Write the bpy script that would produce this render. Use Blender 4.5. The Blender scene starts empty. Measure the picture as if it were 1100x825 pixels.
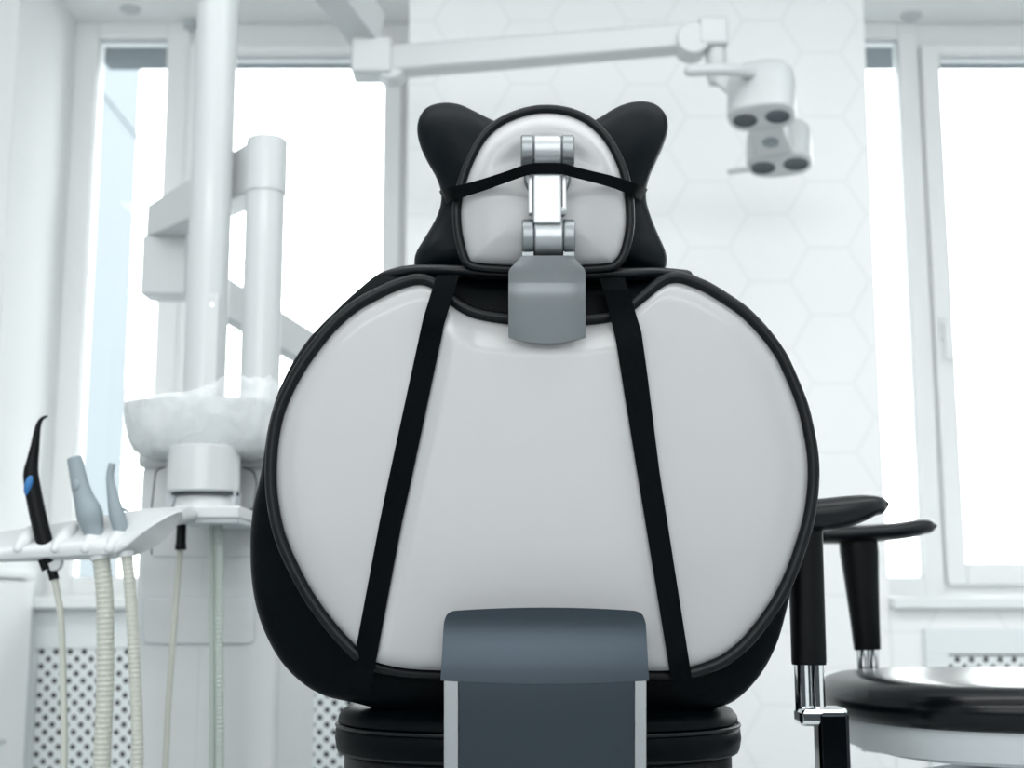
import bpy, bmesh, math, random
from mathutils import Vector, Matrix, noise

random.seed(7)
SC = bpy.context.scene
COL = SC.collection

# ------------------------------------------------------------------ camera, world, lights, exposure
FPX = 1450.0                       # focal length in pixels of the 1100 x 825 frame
PITCH = math.radians(9.15)
CAMZ = 0.75
cam_d = bpy.data.cameras.new('camera')
cam_d.sensor_width = 36.0
cam_d.lens = 36.0 * FPX / 1100.0
cam_d.clip_start = 0.02
cam_d.dof.use_dof = True
cam_d.dof.focus_distance = 1.43
cam_d.dof.aperture_fstop = 5.0
cam_o = bpy.data.objects.new('camera', cam_d)
cam_o.location = (0, 0, CAMZ)
cam_o.rotation_euler = (math.pi / 2 + PITCH, 0, 0)
COL.objects.link(cam_o)
SC.camera = cam_o

SKY_STRENGTH = 4.4
world = bpy.data.worlds.new('world')
SC.world = world
world.use_nodes = True
bg = world.node_tree.nodes['Background']
bg.inputs[0].default_value = (0.985, 0.996, 1.0, 1)
bg.inputs[1].default_value = SKY_STRENGTH

def area_light(name, loc, rot, sx, sy, power, color=(0.99, 1.0, 1.0)):
    d = bpy.data.lights.new(name, 'AREA')
    d.shape = 'RECTANGLE'; d.size = sx; d.size_y = sy; d.energy = power; d.color = color
    o = bpy.data.objects.new(name, d); o.location = loc; o.rotation_euler = rot
    COL.objects.link(o)
    return o
# ceiling lamps of the room
area_light('ceiling_lamp_light', (0.3, 1.25, 2.66), (0, 0, 0), 4.4, 0.6, 26)
area_light('ceiling_lamp_light', (0.5, 2.0, 2.66), (0, 0, 0), 2.4, 0.6, 2.5)  # extra lamp, added to brighten the pier
area_light('ceiling_lamp_light', (-0.2, 0.4, 2.66), (0, 0, 0), 3.2, 0.6, 4)
area_light('ceiling_lamp_light', (-0.2, -1.4, 2.66), (0, 0, 0), 3.2, 0.6, 44)
# added frontal fill light before the rear wall, behind the camera; no window there
area_light('rear_fill_light', (-0.3, -2.5, 1.65), (math.pi / 2, 0, 0), 3.4, 1.5, 30)

SC.view_settings.view_transform = 'Standard'
SC.view_settings.look = 'None'
SC.view_settings.gamma = 1.0
SC.view_settings.use_curve_mapping = False
SC.view_settings.exposure = 0.62
try:
    SC.cycles.use_denoising = True
    SC.cycles.max_bounces = 10
    SC.cycles.transparent_max_bounces = 12
except Exception:
    pass

# ------------------------------------------------------------------ pixel -> world
_cp, _sp = math.cos(PITCH), math.sin(PITCH)
def W(px, py, Y):
    u = (px - 550.0) / FPX; v = (412.5 - py) / FPX
    d = Vector((u, _cp - _sp * v, _sp + _cp * v))
    t = Y / d.y
    return Vector((d.x * t, Y, CAMZ + d.z * t))
def S(px, Y):                       # length in metres of px pixels at depth Y
    return px * Y / FPX

# ------------------------------------------------------------------ materials
def srgb(r, g, b):
    def f(c):
        c /= 255.0
        return c / 12.92 if c <= 0.04045 else ((c + 0.055) / 1.055) ** 2.4
    return (f(r), f(g), f(b), 1)

def material(name, rgb, rough=0.5, metal=0.0, bump=0.0, bump_scale=200.0, var=0.0, var_scale=6.0, coat=0.0, spec=0.5, aniso=0.0):
    m = bpy.data.materials.new(name); m.use_nodes = True
    nt = m.node_tree; p = nt.nodes['Principled BSDF']
    p.inputs['Base Color'].default_value = srgb(*rgb)
    p.inputs['Roughness'].default_value = rough
    p.inputs['Metallic'].default_value = metal
    p.inputs['Coat Weight'].default_value = coat
    p.inputs['Coat Roughness'].default_value = 0.08
    p.inputs['Specular IOR Level'].default_value = spec
    p.inputs['Anisotropic'].default_value = aniso
    tc = nt.nodes.new('ShaderNodeTexCoord')
    if bump > 0:
        n = nt.nodes.new('ShaderNodeTexNoise'); n.inputs['Scale'].default_value = bump_scale
        n.inputs['Detail'].default_value = 3
        b = nt.nodes.new('ShaderNodeBump'); b.inputs['Strength'].default_value = bump
        b.inputs['Distance'].default_value = 0.002
        nt.links.new(tc.outputs['Object'], n.inputs['Vector'])
        nt.links.new(n.outputs['Fac'], b.inputs['Height'])
        nt.links.new(b.outputs['Normal'], p.inputs['Normal'])
    n2 = nt.nodes.new('ShaderNodeTexNoise'); n2.inputs['Scale'].default_value = var_scale
    mr = nt.nodes.new('ShaderNodeMapRange')
    mr.inputs['To Min'].default_value = max(0.02, rough - 0.03); mr.inputs['To Max'].default_value = rough + 0.03
    nt.links.new(tc.outputs['Object'], n2.inputs['Vector'])
    nt.links.new(n2.outputs['Fac'], mr.inputs['Value'])
    nt.links.new(mr.outputs['Result'], p.inputs['Roughness'])
    return m

M = {}
M['shell'] = material('white_shell_plastic', (167, 168, 169), 0.34, coat=0.15)
M['white'] = material('white_enamel', (200, 204, 205), 0.3, coat=0.2)
M['white_matt'] = material('white_matt_paint', (244, 246, 246), 0.6)
M['wall'] = material('white_wall_paint', (240, 242, 242), 0.75, bump=0.05, bump_scale=90)
M['frame'] = material('window_plastic', (240, 242, 242), 0.4)
M['sill'] = material('window_sill_plastic', (236, 240, 240), 0.35)
M['grille'] = material('grille_enamel', (232, 238, 239), 0.5)
M['hollow_shade'] = material('radiator_shade', (8, 10, 11), 0.9, spec=0.1)
M['leather'] = material('black_leather', (3, 7, 10), 0.42, bump=0.12, bump_scale=420, spec=0.05)
M['sheen_leather'] = material('soft_black_leather', (4, 11, 16), 0.45, bump=0.12, bump_scale=420, spec=0.1)
M['lip_leather'] = material('smooth_black_leather', (6, 12, 16), 0.36, spec=0.3)
M['gasket'] = material('black_rubber', (5, 10, 14), 0.36, spec=0.22)
M['strap'] = material('black_webbing', (3, 6, 8), 0.75, bump=0.3, bump_scale=900, spec=0.05)
M['black_plastic'] = material('black_plastic', (6, 9, 12), 0.4, spec=0.15)
M['plate'] = material('dark_blue_metal', (60, 68, 75), 0.42, metal=0.9)
M['steel'] = material('brushed_steel', (134, 139, 141), 0.42, metal=1.0)
M['silver'] = material('silver_paint', (168, 172, 174), 0.4, metal=0.85)
M['white_metal'] = material('light_silver', (196, 200, 202), 0.35, metal=0.45)
M['chrome'] = material('chrome', (225, 228, 230), 0.06, metal=1.0)
M['grey_rubber'] = material('grey_rubber', (138, 150, 156), 0.6)
M['hose'] = material('hose_plastic', (182, 186, 177), 0.45)
M['hose_green'] = material('hose_green_plastic', (172, 183, 177), 0.4)
M['blue'] = material('blue_button', (38, 106, 164), 0.45)
M['lens'] = material('lamp_lens', (58, 70, 77), 0.3, spec=0.3)
M['sensor'] = material('lamp_sensor', (130, 142, 146), 0.3)
M['joint_grey'] = material('grey_plastic', (186, 193, 196), 0.4)
M['seam'] = material('dark_seam', (60, 68, 72), 0.8)
M['floor'] = material('floor_vinyl', (178, 182, 184), 0.5)
M['dark_reflection_panel'] = material('dark_reflection_panel', (58, 62, 66), 0.6)
M['rear_wall'] = material('grey_wall_paint', (168, 174, 178), 0.8)
M['facade'] = material('pale_facade', (100, 108, 113), 0.8)
M['asphalt'] = material('grey_asphalt', (104, 106, 108), 0.9)

def glass_material():
    m = bpy.data.materials.new('window_glass'); m.use_nodes = True
    nt = m.node_tree; nt.nodes.clear()
    out = nt.nodes.new('ShaderNodeOutputMaterial')
    tr = nt.nodes.new('ShaderNodeBsdfTransparent'); tr.inputs[0].default_value = (0.97, 0.99, 0.99, 1)
    gl = nt.nodes.new('ShaderNodeBsdfGlossy'); gl.inputs['Roughness'].default_value = 0.02
    fr = nt.nodes.new('ShaderNodeFresnel'); fr.inputs[0].default_value = 1.3
    mx = nt.nodes.new('ShaderNodeMixShader')
    nt.links.new(fr.outputs[0], mx.inputs[0]); nt.links.new(tr.outputs[0], mx.inputs[1]); nt.links.new(gl.outputs[0], mx.inputs[2])
    nt.links.new(mx.outputs[0], out.inputs[0])
    return m
M['glass'] = glass_material()

def film_material():
    m = bpy.data.materials.new('clear_plastic_film'); m.use_nodes = True
    nt = m.node_tree; nt.nodes.clear()
    out = nt.nodes.new('ShaderNodeOutputMaterial')
    tr = nt.nodes.new('ShaderNodeBsdfTransparent'); tr.inputs[0].default_value = (0.98, 0.99, 0.99, 1)
    p = nt.nodes.new('ShaderNodeBsdfPrincipled'); p.inputs['Base Color'].default_value = (0.9, 0.93, 0.94, 1)
    p.inputs['Roughness'].default_value = 0.18
    tc = nt.nodes.new('ShaderNodeTexCoord')
    n = nt.nodes.new('ShaderNodeTexNoise'); n.inputs['Scale'].default_value = 14; n.inputs['Detail'].default_value = 2
    b = nt.nodes.new('ShaderNodeBump'); b.inputs['Strength'].default_value = 0.9; b.inputs['Distance'].default_value = 0.01
    mr = nt.nodes.new('ShaderNodeMapRange'); mr.inputs['From Min'].default_value = 0.3; mr.inputs['From Max'].default_value = 0.7
    mr.inputs['To Min'].default_value = 0.16; mr.inputs['To Max'].default_value = 0.5
    mx = nt.nodes.new('ShaderNodeMixShader')
    nt.links.new(tc.outputs['Object'], n.inputs['Vector']); nt.links.new(n.outputs['Fac'], b.inputs['Height'])
    nt.links.new(b.outputs['Normal'], p.inputs['Normal'])
    nt.links.new(n.outputs['Fac'], mr.inputs['Value']); nt.links.new(mr.outputs['Result'], mx.inputs[0])
    nt.links.new(tr.outputs[0], mx.inputs[1]); nt.links.new(p.outputs[0], mx.inputs[2])
    nt.links.new(mx.outputs[0], out.inputs[0])
    return m
M['film'] = film_material()

def hex_tile_material(h):
    """white tiles with a raised hexagon outline; h = flat to flat height in metres"""
    m = bpy.data.materials.new('white_hexagon_tile'); m.use_nodes = True
    nt = m.node_tree; p = nt.nodes['Principled BSDF']
    L = nt.links.new
    def vm(op, a, b=None):
        n = nt.nodes.new('ShaderNodeVectorMath'); n.operation = op
        for i, v in enumerate((a, b)):
            if v is None: continue
            if isinstance(v, (tuple, list)): n.inputs[i].default_value = v
            else: L(v, n.inputs[i])
        return n.outputs['Value'] if op in ('DOT_PRODUCT', 'LENGTH') else n.outputs['Vector']
    def mt(op, a, b=None):
        n = nt.nodes.new('ShaderNodeMath'); n.operation = op
        for i, v in enumerate((a, b)):
            if v is None: continue
            if isinstance(v, (int, float)): n.inputs[i].default_value = v
            else: L(v, n.inputs[i])
        return n.outputs[0]
    r = (h * math.sqrt(3), 1.0, h); hr = tuple(x / 2 for x in r)
    tc = nt.nodes.new('ShaderNodeTexCoord')
    pos = vm('ADD', tc.outputs['Object'], (50 * r[0] + HEX_OFF[0], 0.5, 50 * r[2] + HEX_OFF[1]))
    flat = vm('MULTIPLY', pos, (1, 0, 1))
    a = vm('MULTIPLY', vm('SUBTRACT', vm('MODULO', flat, r), hr), (1, 0, 1))
    b = vm('MULTIPLY', vm('SUBTRACT', vm('MODULO', vm('MULTIPLY', vm('ADD', flat, hr), (1, 0, 1)), r), hr), (1, 0, 1))
    sel = mt('LESS_THAN', vm('LENGTH', a), vm('LENGTH', b))
    mx = nt.nodes.new('ShaderNodeMix'); mx.data_type = 'VECTOR'
    L(sel, mx.inputs['Factor']); L(b, mx.inputs[4]); L(a, mx.inputs[5])
    g = vm('ABSOLUTE', mx.outputs[1])
    d = mt('MAXIMUM', vm('DOT_PRODUCT', g, (0, 0, 1)), vm('DOT_PRODUCT', g, (0.8660254, 0, 0.5)))
    edge = mt('SUBTRACT', h / 2, d)
    mr = nt.nodes.new('ShaderNodeMapRange'); mr.interpolation_type = 'SMOOTHSTEP'
    mr.inputs['From Min'].default_value = 0.001; mr.inputs['From Max'].default_value = 0.007
    mr.inputs['To Min'].default_value = 0.0; mr.inputs['To Max'].default_value = 1.0
    L(edge, mr.inputs['Value'])
    bp = nt.nodes.new('ShaderNodeBump'); bp.inputs['Strength'].default_value = 0.10; bp.inputs['Distance'].default_value = 0.004
    L(mr.outputs['Result'], bp.inputs['Height']); L(bp.outputs['Normal'], p.inputs['Normal'])
    cm = nt.nodes.new('ShaderNodeMix'); cm.data_type = 'RGBA'
    cm.inputs[6].default_value = srgb(240, 243, 243); cm.inputs[7].default_value = srgb(247, 249, 249)
    L(mr.outputs['Result'], cm.inputs['Factor']); L(cm.outputs[2], p.inputs['Base Color'])
    p.inputs['Roughness'].default_value = 0.45
    return m

# ------------------------------------------------------------------ mesh helpers
def build(name, bm, mat, parent=None, smooth=40, bevel=0.0, seg=3, mods=()):
    """link a bmesh (world coordinates) as one object; relative to the parent's place"""
    bmesh.ops.recalc_face_normals(bm, faces=bm.faces[:])
    me = bpy.data.meshes.new(name)
    off = Vector((0, 0, 0))
    pr = parent
    while pr is not None:
        off += pr.location; pr = pr.parent
    if off.length: bm.transform(Matrix.Translation(-off))
    bm.to_mesh(me); bm.free()
    me.materials.append(M[mat] if isinstance(mat, str) else mat)
    for p in me.polygons: p.use_smooth = True
    if smooth < 180: me.set_sharp_from_angle(angle=math.radians(smooth))
    o = bpy.data.objects.new(name, me)
    COL.objects.link(o)
    if parent is not None: o.parent = parent
    if bevel > 0:
        b = o.modifiers.new('bevel', 'BEVEL'); b.width = bevel; b.segments = seg
        b.limit_method = 'ANGLE'; b.angle_limit = math.radians(35); b.harden_normals = True
    return o

def thing(name, label, cat, loc, group=None):
    o = bpy.data.objects.new(name, None); o.location = loc; o.empty_display_size = 0.05
    COL.objects.link(o)
    o['label'] = label; o['category'] = cat
    if group: o['group'] = group
    return o
def tag(o, label, cat, group=None):
    o['label'] = label; o['category'] = cat
    if group: o['group'] = group
    return o
def structure(name, bm, mat, bevel=0.0, parent=None):
    o = build(name, bm, mat, parent, bevel=bevel)
    if parent is None: o['kind'] = 'structure'
    return o

def NB(): return bmesh.new()

def box(bm, x0, x1, y0, y1, z0, z1):
    vs = [bm.verts.new(c) for c in ((x0, y0, z0), (x1, y0, z0), (x1, y1, z0), (x0, y1, z0), (x0, y0, z1), (x1, y0, z1), (x1, y1, z1), (x0, y1, z1))]
    for f in ((0, 3, 2, 1), (4, 5, 6, 7), (0, 1, 5, 4), (1, 2, 6, 5), (2, 3, 7, 6), (3, 0, 4, 7)):
        bm.faces.new([vs[i] for i in f])
    return bm

def loft(bm, rings, cap=True, closed=True):
    vr = [[bm.verts.new(p) for p in r] for r in rings]
    n = len(vr[0])
    for a, b in zip(vr[:-1], vr[1:]):
        for i in range(n if closed else n - 1):
            j = (i + 1) % n
            bm.faces.new((a[i], a[j], b[j], b[i]))
    if cap and closed:
        bm.faces.new(vr[0][::-1]); bm.faces.new(vr[-1])
    return bm

def crm(pts, n, closed=False):
    """Catmull-Rom through pts (tuples of any length), resampled to n points"""
    P = [tuple(p) for p in pts]; k = len(P); D = len(P[0])
    segs = k if closed else k - 1
    fine = []
    for s in range(segs):
        if closed: p0, p1, p2, p3 = (P[(s - 1) % k], P[s], P[(s + 1) % k], P[(s + 2) % k])
        else: p0, p1, p2, p3 = (P[max(s - 1, 0)], P[s], P[s + 1], P[min(s + 2, k - 1)])
        for q in range(24):
            t = q / 24
            fine.append(tuple(0.5 * ((2 * b) + (-a + c) * t + (2 * a - 5 * b + 4 * c - d) * t * t + (-a + 3 * b - 3 * c + d) * t ** 3)
                              for a, b, c, d in zip(p0, p1, p2, p3)))
    fine.append(P[0] if closed else P[-1])
    L = [0.0]
    for a, b in zip(fine[:-1], fine[1:]):
        L.append(L[-1] + math.dist(a[:3], b[:3]))
    out = []; j = 0
    m = n if closed else n - 1
    for i in range(n):
        t = L[-1] * i / m
        while j < len(L) - 2 and L[j + 1] < t: j += 1
        w = (t - L[j]) / max(L[j + 1] - L[j], 1e-12)
        out.append(tuple(a + (b - a) * w for a, b in zip(fine[j], fine[j + 1])))
    return out

def tube(bm, pts, radii, n=20, flat=1.0, ref=(0, 1, 0), power=2.0, closed=False, cap=True, roundend=False):
    """tube along 3D pts; radii in metres per point; flat scales it along ref; power>2 squares its section"""
    pts = [Vector(p) for p in pts]; ref = Vector(ref)
    if not isinstance(radii, (list, tuple)): radii = [radii] * len(pts)
    pts_ = list(pts); rad_ = list(radii)
    if roundend and not closed:
        def cap_pts(p, q, r):
            d = (p - q).normalized()
            return [(p + d * r * math.sin(a), r * math.cos(a)) for a in (0.5, 0.95, 1.3, 1.5)]
        a = cap_pts(pts[0], pts[1], radii[0]); b = cap_pts(pts[-1], pts[-2], radii[-1])
        pts_ = [x[0] for x in a[::-1]] + pts_ + [x[0] for x in b]
        rad_ = [x[1] for x in a[::-1]] + rad_ + [x[1] for x in b]
    rings = []; k = len(pts_)
    for i, p in enumerate(pts_):
        if closed: t = pts_[(i + 1) % k] - pts_[(i - 1) % k]
        else: t = pts_[min(i + 1, k - 1)] - pts_[max(i - 1, 0)]
        t.normalize()
        a = ref - t * ref.dot(t)
        if a.length < 1e-4: a = Vector((1, 0, 0)) - t * t.x
        a.normalize(); b = t.cross(a)
        r = rad_[i]; ring = []
        for j in range(n):
            th = 2 * math.pi * j / n
            c, s = math.cos(th), math.sin(th)
            c = math.copysign(abs(c) ** (2 / power), c); s = math.copysign(abs(s) ** (2 / power), s)
            ring.append(p + a * (r * flat * c) + b * (r * s))
        rings.append(ring)
    if closed: rings.append(rings[0])
    if closed:
        vr = [[bm.verts.new(p) for p in r] for r in rings[:-1]]
        for i in range(k):
            a, b = vr[i], vr[(i + 1) % k]
            for j in range(n):
                bm.faces.new((a[j], a[(j + 1) % n], b[(j + 1) % n], b[j]))
    else: loft(bm, rings, cap)
    return bm

def lathe(bm, center, prof, n=48, axis=(0, 0, 1), sx=1.0, sy=1.0):
    """prof: (radius, height) pairs along axis from center"""
    ax = Vector(axis).normalized()
    u = Vector((1, 0, 0)) if abs(ax.x) < 0.9 else Vector((0, 1, 0))
    u = (u - ax * u.dot(ax)).normalized(); v = ax.cross(u)
    c = Vector(center)
    rings = [[c + ax * h + u * (r * sx * math.cos(2 * math.pi * j / n)) + v * (r * sy * math.sin(2 * math.pi * j / n)) for j in range(n)] for r, h in prof]
    return loft(bm, rings)

def prism(bm, front, vec):
    """solid from a planar outline and an extrusion vector"""
    vec = Vector(vec)
    a = [bm.verts.new(p) for p in front]; b = [bm.verts.new(Vector(p) + vec) for p in front]
    n = len(a)
    bm.faces.new(a); bm.faces.new(b[::-1])
    for i in range(n):
        bm.faces.new((a[i], b[i], b[(i + 1) % n], a[(i + 1) % n]))
    return bm

def rounded(pts, r, seg=5):
    """round the corners of a closed 2D polygon (r per corner or one value)"""
    out = []; k = len(pts)
    for i in range(k):
        p = Vector(pts[i]); a = Vector(pts[i - 1]) - p; b = Vector(pts[(i + 1) % k]) - p
        ri = r[i] if isinstance(r, (list, tuple)) else r
        ri = min(ri, a.length * 0.49, b.length * 0.49)
        if ri <= 0: out.append(tuple(p)); continue
        s = p + a.normalized() * ri; e = p + b.normalized() * ri
        for q in range(seg + 1):
            t = q / seg
            out.append(tuple(s * (1 - t) ** 2 + p * 2 * t * (1 - t) + e * t * t))
    return out

def puff(bm, outline, Yc, tb, tf, N=160, rings=16, pw=2.6, mod=None):
    """cushion from a closed pixel outline at depth Yc, swelling tb towards the camera and tf away from it"""
    o = crm(outline, N, True)
    cx = sum(p[0] for p in o) / N; cy = sum(p[1] for p in o) / N
    R = []
    for side, t in ((-1, tb), (1, tf)):
        rr = []
        for i in range(1, rings + 1):
            s = math.sin(math.pi / 2 * i / rings)
            dy = side * t * (max(0.0, 1 - s ** pw)) ** (1 / pw)
            ring = []
            for p in o:
                x, y = cx + (p[0] - cx) * s, cy + (p[1] - cy) * s
                d = dy + (mod(x, y, s, side) if mod else 0)
                ring.append(W(x, y, Yc + d))
            rr.append(ring)
        R.append(rr)
    seq = R[0] + R[1][::-1][1:]
    loft(bm, seq)
    return bm

def sm(a, b, x):
    t = min(1, max(0, (x - a) / (b - a))); return t * t * (3 - 2 * t)
def lerp_tab(tab, v):
    if v <= tab[0][0]: return tab[0][1]
    for (a, x), (b, y) in zip(tab[:-1], tab[1:]):
        if v <= b: return x + (y - x) * (v - a) / (b - a)
    return tab[-1][1]

def ribbon(bm, lefts, rights, thick=0.002, vec=(0, -1, 0)):
    """flat strap between two rails of 3D points"""
    v = Vector(vec) * thick
    rings = [[l, r, r + v, l + v] for l, r in zip(lefts, rights)]
    return loft(bm, rings)

# ------------------------------------------------------------------ setting: walls, windows, radiators
YW = 3.90                 # inner face of the window frames
YP = 3.45                 # front of the pier between the windows and of the walls under the sills
CEIL = 2.72
HEX_H = S(76, YP)
HEX_OFF = (0.0, 0.0)
_hc = W(891, 302, YP)     # centre of one hexagon of the pier
HEX_OFF = (-_hc.x + HEX_H * math.sqrt(3) / 2, -_hc.z + HEX_H / 2)
M['hex'] = hex_tile_material(HEX_H)

XL = W(72, 200, YW).x                       # left reveal of the left window
XPL, XPR = W(437, 200, YP).x, W(934, 150, YP).x
XWL, XWR = -3.2, 2.6                        # side walls of the room
SOFF = W(300, 24, YW).z                     # soffit of the window recess
SILL = W(1050, 641, YP - 0.03).z            # sill top
UNDER = SILL - 0.03

structure('floor', box(NB(), XWL - 0.2, XWR + 0.2, -2.6, YP, -0.1, 0), 'floor')
structure('ceiling', box(NB(), XWL - 0.2, XWR + 0.2, -2.6, YP + 0.0, CEIL, CEIL + 0.1), 'white_matt')
structure('wall_left', box(NB(), XWL - 0.2, XWL, -2.6, YP, 0, CEIL), 'wall')
structure('wall_rear', box(NB(), XWL - 0.2, XWR + 0.2, -2.8, -2.6, 0, CEIL), 'rear_wall')
structure('rear_dark_panel', box(NB(), XWL, XWR, -2.6, -2.57, 0, 1.05), 'dark_reflection_panel')  # unseen dark panel, added to darken reflections in the chair's bracket plate
structure('wall_right', box(NB(), XWR, XWR + 0.2, -2.6, YP, 0, CEIL), 'wall')
bm = NB(); box(bm, XWL - 0.2, XL, YP, YW + 0.25, 0, CEIL)
structure('wall_back_left', bm, 'wall', bevel=0.01)
structure('wall_back_pier', box(NB(), XPL, XPR, YP, YW + 0.25, 0, CEIL), 'hex', bevel=0.004)
structure('wall_back_right_end', box(NB(), 2.35, XWR + 0.2, YP, YW + 0.25, 0, CEIL), 'wall')
# lintels over the recesses
structure('wall_back_lintel_left', box(NB(), XL, XPL, YP, YW + 0.02, SOFF, CEIL), 'white_matt')
structure('wall_back_lintel_right', box(NB(), XPR, 2.35, YP, YW + 0.02, SOFF, CEIL), 'white_matt')
# outer lintels, seen through the glass
OUTL = W(300, 55.5, YW + 0.2).z
structure('wall_outer_lintel_left', box(NB(), XL, XPL, YW + 0.07, YW + 0.35, OUTL, CEIL + 0.2), 'facade')
structure('wall_outer_lintel_right', box(NB(), XPR, 2.35, YW + 0.07, YW + 0.35, OUTL, CEIL + 0.2), 'facade')
# walls under the windows
structure('wall_back_under_left', box(NB(), XL, XPL, YP + 0.04, YW + 0.25, 0, UNDER), 'wall')
structure('wall_back_under_right', box(NB(), XPR, 2.35, YP, YW + 0.25, 0, UNDER), 'hex')
# sills
structure('trim_1', box(NB(), XL, XPL, YP - 0.035, YW, UNDER, SILL), 'sill', bevel=0.006)
structure('trim_2', box(NB(), XPR, 2.35, YP - 0.035, YW, UNDER, SILL), 'sill', bevel=0.006)

def frame_rect(bm, x0, x1, z0, z1, w, y0, y1):
    """four-sided frame: w = (left, right, bottom, top) widths"""
    box(bm, x0, x0 + w[0], y0, y1, z0, z1); box(bm, x1 - w[1], x1, y0, y1, z0, z1)
    box(bm, x0 + w[0], x1 - w[1], y0, y1, z0, z0 + w[2]); box(bm, x0 + w[0], x1 - w[1], y0, y1, z1 - w[3], z1)
    return bm

ZT_FIX = W(300, 41, YW).z; ZB_FIX = W(950, 620, YW).z
ZT_SASH = W(300, 57, YW - 0.02).z; ZB_SASH = W(1050, 605, YW - 0.02).z

def window(n, x0, x1, fixed, sash, handle_x):
    """window_<n>: outer frame, one fixed pane and one wider opening sash"""
    bm = NB()
    fx0, fx1 = fixed; sx0, sx1 = sash
    y0, y1 = YW, YW + 0.07
    # outer frame and mullion
    box(bm, x0, fx0, y0, y1, SILL, SOFF)
    m0, m1 = (fx1, sx0)
    mm = (m0 + m1) / 2
    box(bm, m0, mm, y0, y1, SILL, SOFF)
    box(bm, fx0, m0, y0, y1, ZT_FIX, SOFF); box(bm, fx0, m0, y0, y1, SILL, ZB_FIX)
    box(bm, mm, x1, y0 + 0.012, y1, ZT_SASH + 0.022, SOFF); box(bm, mm, x1, y0 + 0.012, y1, SILL, ZB_SASH - 0.05)
    box(bm, sx1 + 0.03, x1, y0 + 0.012, y1, ZB_SASH - 0.05, ZT_SASH + 0.022)
    w = build('window_%d' % n, bm, 'frame', bevel=0.004)
    w['kind'] = 'structure'
    # sash
    bm = NB()
    frame_rect(bm, mm + 0.004, sx1 + 0.055, ZB_SASH - 0.062, ZT_SASH + 0.03, (sx0 - mm - 0.004, 0.055, 0.062, 0.03), y0 - 0.02, y1 - 0.012)
    s = build('window_sash', bm, 'frame', w, bevel=0.005)
    build('window_pane', box(NB(), fx0 - 0.01, fx1 + 0.01, YW + 0.03, YW + 0.036, ZB_FIX - 0.01, ZT_FIX + 0.01), 'glass', w)
    build('window_pane', box(NB(), sx0 - 0.01, sx1 + 0.01, YW + 0.025, YW + 0.031, ZB_SASH - 0.01, ZT_SASH + 0.01), 'glass', s)
    # dark glazing seals
    bm = NB(); t = 0.004
    frame_rect(bm, fx0 - 0.002, fx1 + 0.002, ZB_FIX - 0.002, ZT_FIX + 0.002, (t, t, t, t + 0.003), YW + 0.018, YW + 0.029)
    build('glazing_seal', bm, 'joint_grey', w)
    bm = NB()
    frame_rect(bm, sx0 - 0.002, sx1 + 0.002, ZB_SASH - 0.002, ZT_SASH + 0.002, (t, t, t, t + 0.003), YW + 0.013, YW + 0.024)
    build('glazing_seal', bm, 'joint_grey', s)
    if handle_x is not None:
        hz = W(1012, 352, YW - 0.02).z
        bm = NB(); box(bm, handle_x - 0.013, handle_x + 0.013, y0 - 0.032, y0 - 0.02, hz - 0.035, hz + 0.03)
        h = build('window_handle', bm, 'frame', s, bevel=0.004)
        bm = NB(); box(bm, handle_x - 0.009, handle_x + 0.009, y0 - 0.06, y0 - 0.032, hz + 0.002, hz + 0.02)
        box(bm, handle_x - 0.010, handle_x + 0.010, y0 - 0.062, y0 - 0.045, hz - 0.1, hz + 0.02)
        build('handle_grip', bm, 'frame', h, bevel=0.005)
    return w

window(1, XL, XPL + 0.02, (W(103, 90, YW).x, W(177.5, 100, YW).x), (W(222, 200, YW).x, W(411.5, 170, YW).x), None)
xs0 = W(1010, 110, YW).x
window(2, XPR - 0.02, 2.36, (W(905, 80, YW).x, W(967, 80, YW).x), (xs0, xs0 + 0.95), W(1012.5, 365, YW).x - 0.0)

# small round fittings on the soffit of the recesses
for px, py, lab in ((140, 6, 'small round white cap on window soffit above the narrow left pane'),
                    (985, 21, 'small round white cap on window soffit above the right mullion')):
    c = W(px, py, YW - 0.05); c.z = SOFF
    c.x = W(px, py, YW - 0.1).x
    c.y = YW - 0.10 if px < 500 else YW - 0.05
    o = thing('soffit_cap', lab, 'ceiling fitting', (c.x, c.y, SOFF), 'round caps on the window soffit')
    build('cap_ring', lathe(NB(), (c.x, c.y, SOFF), [(0.030, 0.0), (0.030, -0.005), (0.024, -0.009), (0.018, -0.009), (0.018, 0)], 32), 'white', o)
    build('cap_face', lathe(NB(), (c.x, c.y, SOFF), [(0.0175, -0.001), (0.0175, -0.007), (0.012, -0.008)], 32), 'white', o)
c = W(203, 20, YW - 0.03)
tag(build('blind_bracket', box(NB(), c.x - 0.018, c.x + 0.018, YW - 0.03, YW + 0.002, SOFF - 0.024, SOFF), 'joint_grey', bevel=0.004),
    'small grey bracket at top of left window frame', 'bracket')

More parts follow.
